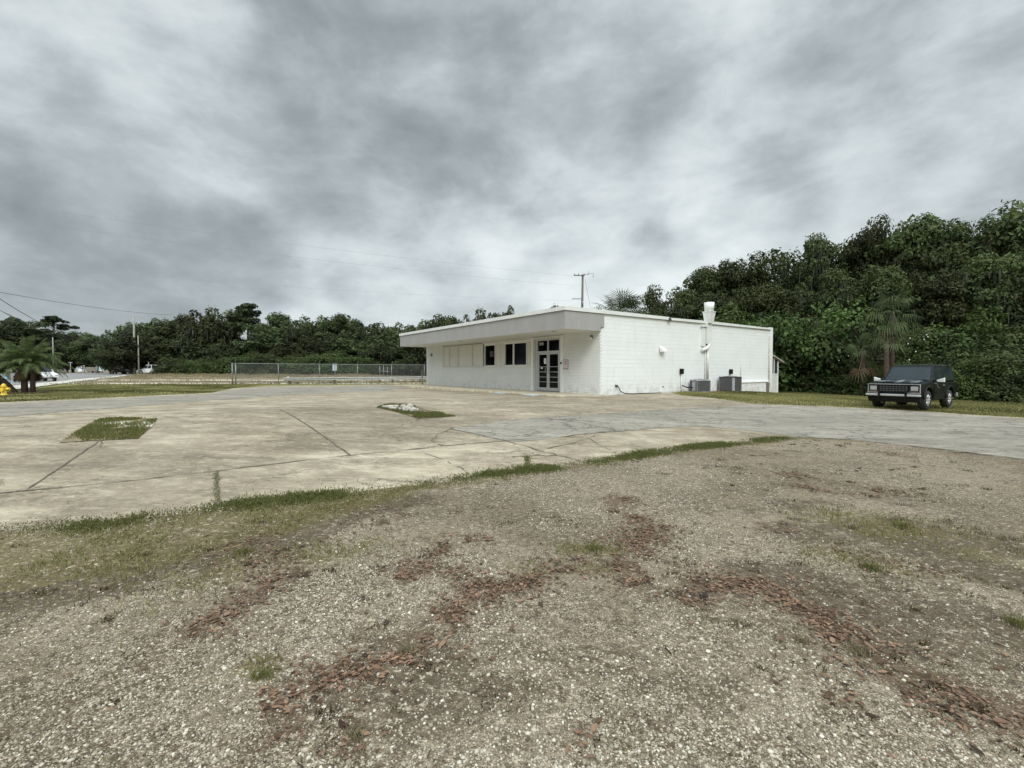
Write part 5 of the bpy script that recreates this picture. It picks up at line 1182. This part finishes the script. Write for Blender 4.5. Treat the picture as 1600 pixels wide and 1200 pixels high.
wpx([(268, 492, 94), (-60, 446, 40)], .45, .020, 'single thin wire from left edge to the treeline')
wpx([(209, 505, 92), (-60, 426, 26)], 3.6, .022, 'thick sagging wire reaching the taller weathered pole')
wpx([(209, 512, 92), (-60, 450, 26)], 3.2, .014, 'upper of the two thin sagging wires at left')
wpx([(217, 524, 90), (-60, 455, 26)], 2.3, .014, 'lower of the two thin sagging wires at left')
wpx([(914, 436, 50), (926, 500, 52)], .0, .012, 'guy wire slanting down from the dark pole')
wpx([(211, 560, 92), (120, 566, 110)], 1.0, .02, 'low slack wire between the far roadside poles')
# ------------------------------------------------------------------ foliage
def leafmesh(C, N, S, tint, asp=.55):
    n = len(C); N = N / (np.linalg.norm(N, axis=1, keepdims=True) + 1e-9)
    r = RNG.normal(size=(n, 3)); a = np.cross(N, r); a /= np.linalg.norm(a, axis=1, keepdims=True) + 1e-9; b = np.cross(N, a)
    S = S[:, None]; V = np.stack((C - a * S, C + b * S * asp + N * S * .12, C + a * S, C - b * S * asp + N * S * .12), 1)
    return V.reshape(-1, 3), np.arange(n * 4).reshape(n, 4), np.repeat(tint, 4)
def crown_leaves(blobs, per_m2, leaf, rng, up=.75, flat=.8, tint_base=.5):
    Cs, Ns, Ss, Ts = [], [], [], []
    for (cx, cy, cz, r, tb) in blobs:
        n = int(per_m2 * 4 * math.pi * r * r * .8); d = rng.normal(size=(n, 3)); d /= np.linalg.norm(d, axis=1, keepdims=True)
        k = (d[:, 2] > -.55) | (rng.uniform(size=n) < .35); d = d[k]; n = len(d)
        rr = r * rng.uniform(.55, 1.08, n) ** .6
        # sub clumps make a ragged surface
        ph = np.sin(d[:, 0] * 5.1 / 1 + cx * 3) * np.sin(d[:, 1] * 4.7 + cy * 2) * np.sin(d[:, 2] * 5.3 + cz)
        rr *= 1 + .30 * ph
        C = d * rr[:, None] * np.array((1, 1, flat)) + (cx, cy, cz); N = d + rng.normal(0, .55, (n, 3)) + np.array((0, 0, up))
        Cs.append(C); Ns.append(N); Ss.append(leaf * rng.uniform(.6, 1.3, n)); Ts.append(np.clip(tb + .22 * ph + rng.normal(0, .14, n), 0, 1))
    return leafmesh(np.concatenate(Cs), np.concatenate(Ns), np.concatenate(Ss), np.concatenate(Ts))
def tree_kind(seed, H, W, base, leaf, per_m2, kind='oak', nb=46, mat='leaf_oak', moss=False):
    """returns list of (name, mesh) parts: crown, trunk (and moss)"""
    rng = np.random.default_rng(seed); rd = random.Random(seed); blobs = []; tr = MB()
    if kind == 'oak':
        zc = (base + H) / 2; hz = (H - base) / 2; lobes = []
        for i in range(11):
            while True:
                d = rng.uniform(-1, 1, 3)
                if .45 < np.linalg.norm(d) < 1 and all(np.linalg.norm(d - l[0]) > .42 for l in lobes[-6:]): break
            lobes.append((d, rng.uniform(.10, .90)))
        lobes.append((np.array((rng.uniform(-.2, .2), rng.uniform(-.2, .2), .82)), .7))
        for i in range(int(nb * 1.7)):
            d, tb = lobes[rng.integers(0, len(lobes))]; d = d + rng.normal(0, .17, 3)
            r = rng.uniform(.075, .155) * W; k = 1 - .3 * max(0, d[2])
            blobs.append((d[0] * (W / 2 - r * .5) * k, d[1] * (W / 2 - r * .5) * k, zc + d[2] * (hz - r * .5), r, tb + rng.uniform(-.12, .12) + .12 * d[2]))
        for i in range(8): blobs.append((*(rng.uniform(-.22, .22, 2) * W), zc + rng.uniform(-.4, .4) * hz, .17 * W, .2))
        # twigs poking out of the outline
        for i in range(nb // 2):
            a = rng.uniform(0, 6.28); e = rng.uniform(.1, 1.0); blobs.append((math.cos(a) * W * .5 * math.cos(e) * 1.02, math.sin(a) * W * .5 * math.cos(e) * 1.02, zc + math.sin(e) * hz * 1.04, rng.uniform(.04, .085) * W, rng.uniform(.3, .9)))
        tr.tube([(0, 0, -.4), (.1, 0, base * .6), (.2, .1, base + .2 * H)], [.035 * W, .028 * W, .02 * W], 8)
        for b in blobs[:20]: tr.tube([(.12, .05, max(.3, base * rd.uniform(.5, .95))), (b[0] * .5, b[1] * .5, (base + b[2]) / 2 + .2), (b[0] * 1.02, b[1] * 1.02, b[2] + .3)], [.018 * W, .011 * W, .004 * W], 5)
    elif kind == 'bush':
        for i in range(nb):
            a = rng.uniform(0, 6.28); q = rng.uniform(0, 1) ** .5; z = rng.uniform(.05, 1) * H * (1 - .45 * q * q)
            r = rng.uniform(.12, .22) * W; blobs.append((math.cos(a) * q * (W / 2 - r * .4), math.sin(a) * q * (W / 2 - r * .4), max(r * .3, z - r * .5), r, rng.uniform(.15, .95)))
        for k in range(5): a = rng.uniform(0, 6.28); tr.tube([(0, 0, -.2), (math.cos(a) * W * .15, math.sin(a) * W * .15, H * .35), (math.cos(a) * W * .3, math.sin(a) * W * .3, H * .7)], [.05, .04, .015], 5)
    elif kind == 'pine':
        tr.tube([(0, 0, -.4), (.1, 0, H * .5), (.25, 0, H * .97)], [.022 * H, .017 * H, .006 * H], 8)
        for i in range(nb):
            a = rng.uniform(0, 6.28); t = rng.uniform(0, 1); z = H * (base + (1 - base) * t); R_ = W / 2 * (1 - .55 * t) * rng.uniform(.25, 1.05)
            x, y = math.cos(a) * R_, math.sin(a) * R_
            tr.tube([(.12, 0, z - .12 * H), (x * .6, y * .6, z - .04 * H), (x, y, z)], [.004 * H, .0028 * H, .0015 * H], 5); blobs.append((x, y, z + .1, rng.uniform(.055, .10) * W * 1.25, rng.uniform(.2, .8)))
    V, F, t = crown_leaves(blobs, per_m2, leaf, rng, flat=.62 if kind == 'pine' else .85)
    parts = []
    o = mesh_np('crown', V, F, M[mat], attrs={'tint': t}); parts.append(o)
    parts.append(tr.build('trunk', M['bark_pale' if kind == 'pine' else 'bark']))
    if moss:
        n = 900; bl = [blobs[i] for i in rng.integers(0, len(blobs), n)]; c = np.array([(b[0] + rng.normal(0, b[3] * .5), b[1] + rng.normal(0, b[3] * .5), b[2] - b[3] * rng.uniform(.1, .7)) for b in bl])
        L = rng.uniform(.3, 1.3, n); w = rng.uniform(.03, .10, n); a = rng.uniform(0, 6.28, n); dx, dy = np.cos(a) * w, np.sin(a) * w
        V = np.stack((np.column_stack((c[:, 0] - dx, c[:, 1] - dy, c[:, 2])), np.column_stack((c[:, 0] + dx, c[:, 1] + dy, c[:, 2])), np.column_stack((c[:, 0] + dx * .3 + .05, c[:, 1] + dy * .3, c[:, 2] - L)), np.column_stack((c[:, 0] - dx * .3 + .05, c[:, 1] - dy * .3, c[:, 2] - L))), 1)
        parts.append(mesh_np('hanging_moss', V.reshape(-1, 3), np.arange(n * 4).reshape(n, 4), M['moss'], attrs={'tint': np.repeat(rng.uniform(0, 1, n), 4)}))
    meshes = [(p.name.split('.')[0], p.data) for p in parts]
    for p in parts: bpy.data.objects.remove(p)
    return dict(parts=meshes, H=H, W=W)
def plant(K, name, cat, label, x, y, H, rz=0, sw=1.0, group=None, flat=1.0):
    s = H / K['H']; t = thing(name, label, cat, (x, y, zg(x, y) - .05), rz, group); t.scale = (s * sw, s * sw * flat, s)
    for nm, me in K['parts']: link(nm, me, None, t)
    return t
# prototypes
OAK = [tree_kind(100 + i, 11, 9.5, 2.2, .17, 26, 'oak', 44, 'leaf_oak', moss=(i == 1)) for i in range(3)]
FAR = [tree_kind(200 + i, 10, 9.0, .9, .25, 13, 'oak', 40, 'leaf_far', moss=(i == 2)) for i in range(4)]
LOOSE = [tree_kind(300 + i, 10, 7.5, 3.0, .16, 15, 'oak', 26, 'leaf_oak') for i in range(2)]
BUSH = [tree_kind(400 + i, 5, 6.5, .2, .13, 34, 'bush', 34, 'leaf_bush') for i in range(3)]
DBUSH = [tree_kind(450 + i, 5, 6.5, .2, .13, 34, 'bush', 34, 'leaf_oak') for i in range(2)]
PINE = [tree_kind(500 + i, 12, 7, .62, .22, 26, 'pine', 30, 'leaf_pine') for i in range(2)]
rt = random.Random(77)
def zz(v, Y): return CAMZ + (579 - v) / FPX * Y
def grow(lst, name, cat, labelf, group=None):
    lst = sorted(lst, key=lambda q: q[1]); cnt = 0
    for i, q in enumerate(lst):
        K, u, v, Y = q[:4]; sw = q[4] if len(q) > 4 else 1.0; x = (u - 800) / FPX * Y
        H = zz(v, Y) - zg(x, Y); plant(K, name, cat, labelf(i), x, Y, H * .97, rt.uniform(0, 6.28), sw, group)
# far treeline on the left: (kind, u, v of the top, distance, width factor)
L1 = []
tops = [(-70, 512), (-20, 515), (30, 512), (75, 520), (115, 521), (150, 524), (192, 505), (232, 502), (262, 500), (292, 493), (332, 486), (368, 492), (410, 503), (446, 489), (478, 496), (505, 499), (531, 487), (562, 497), (592, 500), (616, 508), (645, 505), (672, 506), (700, 512), (735, 515)]
for i, (u, v) in enumerate(tops):
    Y = 150 if u < 170 else rt.uniform(97, 112)
    L1.append((FAR[i % 4], u, v + rt.uniform(-5, 5), Y, rt.uniform(.8, 1.15) * (1.2 if u < 170 else 1.0)))
grow(L1, 'oak_tree', 'tree', lambda i: f'tall dark oak in the far treeline, {ORD[i]} of its row from the left', 'tall oaks of the far treeline')
L1 = []
for i, u in enumerate(range(-60, 720, 34)):
    Y = 135 if u < 160 else rt.uniform(93, 99)
    L1.append((FAR[(i * 3 + 1) % 4], u + rt.uniform(-8, 8), 528 + rt.uniform(-12, 14), Y, rt.uniform(1.0, 1.4)))
grow(L1, 'small_oak', 'tree', lambda i: f'lower rounded oak before the far treeline, {ORD[i]} from the left', 'lower oaks before the far treeline')
L1 = []
for i, u in enumerate((-20, 268, 280, 296, 325, 352, 380, 412, 440, 466, 492, 520, 548, 576, 604, 632, 660)):
    L1.append(((BUSH if i in (4, 5, 6, 8, 10, 11, 12) else DBUSH)[i % 2], u + rt.uniform(-5, 5), (545 if i in (6, 7, 10, 11, 12) else 560) + rt.uniform(-5, 6), 90 if u > 200 else 125, rt.uniform(1.3, 1.9)))
grow(L1, 'leafy_bush', 'bush', lambda i: f'leafy bush at the foot of the far treeline, {ORD[i]} from the left', 'bushes at the foot of the far treeline')
# flat topped pines
for u, v, Y, lb in ((86, 497, 118, 'spreading flat topped pine above the palm at far left'), (22, 500, 125, 'flat topped pine at the left edge behind the palm'), (389, 473, 104, 'tall pine standing above the middle of the far treeline')):
    x = (u - 800) / FPX * Y; plant(PINE[u % 2], 'pine_tree', 'tree', lb, x, Y, zz(v, Y) - zg(x, Y), rt.uniform(0, 6), 1.1 if u > 100 else 1.35)
# trees seen over the store roof
L1 = [(FAR[0], 690, 491, 84, .8), (FAR[1], 712, 497, 80, .7), (FAR[2], 752, 484, 80, .75), (FAR[3], 790, 485, 82, .6), (FAR[0], 866, 477, 80, .6), (FAR[1], 925, 483, 78, .6), (FAR[2], 660, 503, 86, .9)]
grow(L1, 'oak_tree', 'tree', lambda i: f'dark treetop showing over the store roof, {ORD[i]} from the left', 'treetops over the store roof')
# woods on the right, tall back row then nearer rows
L1 = [(LOOSE[0], 1022, 448, 46, .62), (OAK[1], 1062, 456, 44, .7), (OAK[0], 1096, 422, 47, .75), (OAK[2], 1150, 412, 45, .72), (LOOSE[1], 1208, 386, 46, .85), (OAK[1], 1262, 376, 43, .55), (LOOSE[0], 1312, 384, 42, .75), (OAK[2], 1362, 362, 40, .6), (OAK[0], 1428, 342, 38, .66),
      (OAK[1], 1478, 376, 38, .6), (LOOSE[1], 1512, 346, 35, .8), (LOOSE[0], 1560, 326, 34, .85), (OAK[2], 1590, 368, 33, .7), (LOOSE[1], 1632, 330, 32, .8), (OAK[0], 1700, 340, 30, .8), (OAK[1], 1790, 330, 29, .8)]
grow(L1, 'oak_tree', 'tree', lambda i: f'tall live oak at the back of the right woods, {ORD[i]} from the left', 'tall live oaks of the right woods')
L1 = [(OAK[0], 1004, 490, 42, .8), (OAK[2], 1120, 462, 41, .9), (OAK[0], 1196, 446, 39.5, .8), (OAK[1], 1286, 428, 37, .75), (OAK[0], 1392, 418, 34.5, .75), (OAK[2], 1470, 430, 32, .7), (OAK[1], 1545, 404, 30.5, .75), (OAK[0], 1618, 400, 29, .75), (OAK[2], 1700, 400, 27, .8)]
grow(L1, 'live_oak', 'tree', lambda i: f'middle height oak in the right woods, {ORD[i]} from the left', 'middle height oaks of the right woods')
L1 = [(BUSH[0], 1062, 497, 39, 1.0), (DBUSH[1], 1112, 488, 38.5, .8), (BUSH[1], 1146, 470, 38, .9), (BUSH[2], 1188, 486, 36, .9), (BUSH[0], 1224, 455, 35.5, .8), (DBUSH[0], 1256, 482, 34.6, .8), (BUSH[1], 1290, 450, 34, .8), (DBUSH[0], 1336, 490, 32.5, .9), (DBUSH[1], 1440, 505, 30, .8), (BUSH[2], 1474, 478, 29.5, .8), (DBUSH[0], 1520, 498, 28, .9), (BUSH[1], 1566, 470, 27.4, .8), (DBUSH[1], 1610, 492, 26.6, .9), (BUSH[2], 1670, 470, 26, 1.0)]
grow(L1, 'vine_covered_bush', 'bush', lambda i: f'high bright green bush in the right woods, {ORD[i]} from the left', 'high bushes of the right woods')
L1 = [(DBUSH[0], 1225, 540, 35.5, 1.0), (DBUSH[1], 1262, 545, 34.5, 1.1), (BUSH[0], 1300, 548, 32.5, .9), (DBUSH[0], 1335, 560, 30.5, 1.1), (BUSH[1], 1372, 560, 28.6, 1.0), (DBUSH[1], 1410, 562, 27.2, 1.0), (DBUSH[0], 1455, 540, 26.6, 1.0), (BUSH[2], 1500, 545, 25.8, 1.0), (DBUSH[1], 1545, 540, 25, 1.1), (DBUSH[0], 1595, 545, 24.4, 1.1), (DBUSH[1], 1655, 540, 23.5, 1.1)]
grow(L1, 'shrub', 'bush', lambda i: f'low dark shrub at the edge of the right lawn, {ORD[i]} from the left', 'low shrubs along the right woods')
for i, (x, y) in enumerate(((-112, 108), (-118, 92), (-121, 76), (-122, 60), (-121, 44), (-118, 28), (-114, 12), (-108, -4))):  # unseen trees, added so the store windows have something dark to reflect
    plant(FAR[i % 4], 'oak_tree', 'tree', f'unseen oak added left of frame to darken window reflections, {ORD[i]} from the far end', x, y, 12 + (i * 7 % 4), i * 1.3, 1.25, 'added oaks left of the frame')
# depth of the woods behind: reads as one dark mass between the trunks
L_ = [(K, x, y, H) for K, x, y, H in ((FAR[0], 24, 52, 8), (FAR[1], 32, 48, 8), (FAR[2], 40, 44, 9), (FAR[3], 46, 40, 9), (FAR[0], 50, 33, 9))]
for i, (K, x, y, H) in enumerate(L_): plant(K, 'oak_tree', 'tree', f'dark oak hidden deep in the right woods, {ORD[i]} from the left', x, y, H, i, 1.1, 'deep oaks of the right woods')
# white flowers on the shrubs by the off roader
fl = MB()
for u, v in ((1325, 556), (1332, 543), (1345, 549), (1355, 570), (1418, 537), (1421, 528), (1447, 523), (1449, 526), (1443, 530), (1430, 549), (1420, 562), (1388, 566), (1540, 557), (1310, 563)):
    p = P(u, v, 25.9 if u > 1400 else 28.6 if u > 1340 else 30)
    for a in range(5): q = a * 1.257; fl.quad(p, p + Vector((math.cos(q) * .03, -.03, math.sin(q) * .03)), p + Vector((math.cos(q + .6) * .038, -.05, math.sin(q + .6) * .038)), p + Vector((math.cos(q + 1.2) * .03, -.03, math.sin(q + 1.2) * .03)))
o = fl.build('white_flowers', M['petal']); tag(o, 'scattered white blossoms on the shrubs behind the off roader', 'flowers', kind='stuff')
# ------------------------------------------------------------------ palms
def fan_frond(mb_v, mb_f, tints, base, dirv, L, rad, rng, droop, nl=22, tb=.5):
    d = Vector(dirv).normalized(); side = d.cross(Vector((0, 0, 1))); side = side.normalized() if side.length > .05 else Vector((1, 0, 0)); up = side.cross(d)
    tip = Vector(base) + d * L + Vector((0, 0, -droop * L * .3))
    def q(pts, t):
        b = len(mb_v); mb_v.extend([tuple(p) for p in pts]); mb_f.append(tuple(range(b, b + 4))); tints.extend([t] * 4)
    w = side * .02; q([Vector(base) - w, Vector(base) + w, tip + w, tip - w], tb)
    for i in range(nl):
        a = (i / (nl - 1) - .5) * 2.15 * 2 * .62 * 1.4; l = rad * (1 - .25 * abs(a) / 2) * rng.uniform(.85, 1.1)
        e = (d * math.cos(a) + side * math.sin(a)); mid = tip + e * l * .6 + up * .04; end = tip + e * l + Vector((0, 0, -droop * l * rng.uniform(.35, .8)))
        n = e.cross(up).normalized() * .020 * rad / .9; t = min(1, max(0, tb + rng.gauss(0, .15)))
        q([tip, tip + n * .2, mid + n, mid - n], t); q([mid - n, mid + n, end + n * .12, end - n * .12], min(1, t + .1))
def cabbage_palm(x, y, ztop, label, trunk_h, cr=1.9, droop=.9, seed=1, nf=34, dead=False):
    rng = random.Random(seed); z = zg(x, y); t = thing('cabbage_palm', label, 'palm tree', (x, y, z))
    V, F, T_ = [], [], []
    for i in range(nf):
        a = i * 2.39996 + rng.uniform(-.4, .4); e = 1.3 - 2.1 * (i / nf) + rng.uniform(-.25, .25); L = rng.uniform(.55, 1.15) * cr * .52
        fan_frond(V, F, T_, (0, 0, trunk_h), (math.cos(a) * math.cos(e), math.sin(a) * math.cos(e), math.sin(e)), L, cr * rng.uniform(.42, .56), rng, droop * (1.1 - e * .4) * rng.uniform(.2, 1.1), 20, rng.uniform(.0, .9))
    mesh_np('crown', V, F, M['palm'], t, {'tint': T_})
    if dead:
        V, F, T_ = [], [], []
        for i in range(8): a = rng.uniform(0, 6.28); fan_frond(V, F, T_, (0, 0, trunk_h - .4), (math.cos(a) * .5, math.sin(a) * .5, -.85), .9, .7, rng, .6, 12, rng.uniform(.2, .9))
        mesh_np('dead_fronds', V, F, M['deadfrond'], t, {'tint': T_})
    MB().tube([(0, 0, -.2), (.03, 0, trunk_h * .5), (0, 0, trunk_h - .1)], [.15, .13, .10], 12).build('trunk', M['boot'], t)
    return t
cabbage_palm((970 - 800) / FPX * 38, 38, 0, 'round headed cabbage palm rising behind the store roof', zz(484, 38) - .1, 2.9, .5, 3, 46)
cabbage_palm((1392 - 800) / FPX * 27.9, 27.9, 0, 'drooping cabbage palm in the woods behind the off roader', zz(487, 27.9) + .5, 1.75, 1.5, 4, 30, True)
cabbage_palm((1348 - 800) / FPX * 28.3, 28.3, 0, 'small half hidden cabbage palm left of the drooping palm', zz(545, 28.3) + .5, 1.25, 1.5, 6, 14, True)
cabbage_palm((1384 - 800) / FPX * 27.0, 27.0, 0, 'short cabbage palm in front of the drooping palm', zz(532, 27.0) + .5, 1.5, 1.6, 9, 9, False)
def feather_frond(V, F, T_, base, az, el, L, rng, tb):
    p = Vector(base); d = Vector((math.cos(az) * math.cos(el), math.sin(az) * math.cos(el), math.sin(el))); seg = 12; pts = [p.copy()]
    for i in range(seg): d = (d + Vector((0, 0, -.08 - .014 * i))).normalized(); p = p + d * (L / seg); pts.append(p.copy())
    side = Vector((-math.sin(az), math.cos(az), 0))
    def q(a, b, c, e, t): i0 = len(V); V.extend([tuple(a), tuple(b), tuple(c), tuple(e)]); F.append((i0, i0 + 1, i0 + 2, i0 + 3)); T_.extend([t] * 4)
    for i in range(seg):
        a, b = pts[i], pts[i + 1]; q(a - side * .01, a + side * .01, b + side * .008, b - side * .008, tb)
        if i < 1: continue
        for k in range(3):
            c = a.lerp(b, k / 3); t = (i + k / 3) / seg; l = .34 * math.sin(math.pi * min(1, t * .85 + .12)) * rng.uniform(.85, 1.15); fw = (b - a).normalized()
            for s in (-1, 1):
                e = (side * s * .8 + fw * .6 + Vector((0, 0, rng.uniform(-.35, .15)))).normalized(); w = fw * .014
                m = c + e * l * .55; q(c - w, c + w, m + w, m - w, min(1, max(0, tb + rng.gauss(0, .12)))); q(m - w, m + w, c + e * l + Vector((0, 0, -.08)) + w * .1, c + e * l + Vector((0, 0, -.08)) - w * .1, min(1, tb + .1))
def date_palm():
    x, y = G(40, 613.5); z = zg(x, y); rng = random.Random(12)
    t = thing('clustered_palm', 'multi trunk date palm with arching fronds on the left lawn', 'palm tree', (x, y, z))
    for (bx, by, tx, ty, h) in ((.0, 0, -.05, .0, 1.40), (.28, .1, .36, .1, 1.30), (-.22, .15, -.35, .2, 1.25), (-.35, -.1, -1.45, -.2, 1.0)):
        MB().tube([(bx, by, -.1), (bx * .6 + tx * .4, by * .6 + ty * .4, h * .45), (tx, ty, h)], [.13, .11, .16], 10).build('trunk', M['boot'], t)
        V, F, T_ = [], [], []
        for i in range(30):
            a = i * 2.4 + tx; el = 1.45 - 1.05 * i / 30; feather_frond(V, F, T_, (tx, ty, h), a + rng.uniform(-.1, .1), el, rng.uniform(1.6, 2.05), rng, rng.uniform(.15, .8))
        mesh_np('crown', V, F, M['palm_green'], t, {'tint': T_})
        V, F, T_ = [], [], []
        for i in range(5): feather_frond(V, F, T_, (tx, ty, h - .05), rng.uniform(0, 6.28), -.5, .75, rng, rng.uniform(.2, .9))
        mesh_np('dead_fronds', V, F, M['deadfrond'], t, {'tint': T_})
    # mulch ring at its foot
    n = 20; ring = [(x + math.cos(2 * math.pi * k / n) * (1.2 + .15 * math.sin(k * 2)), y + math.sin(2 * math.pi * k / n) * .8) for k in range(n)]
    sheet('palm_mulch', ring, .3, .03, simple('dark_mulch', (.09, .05, .035), .95, var=.4, scale=14, bump=.6))
date_palm()
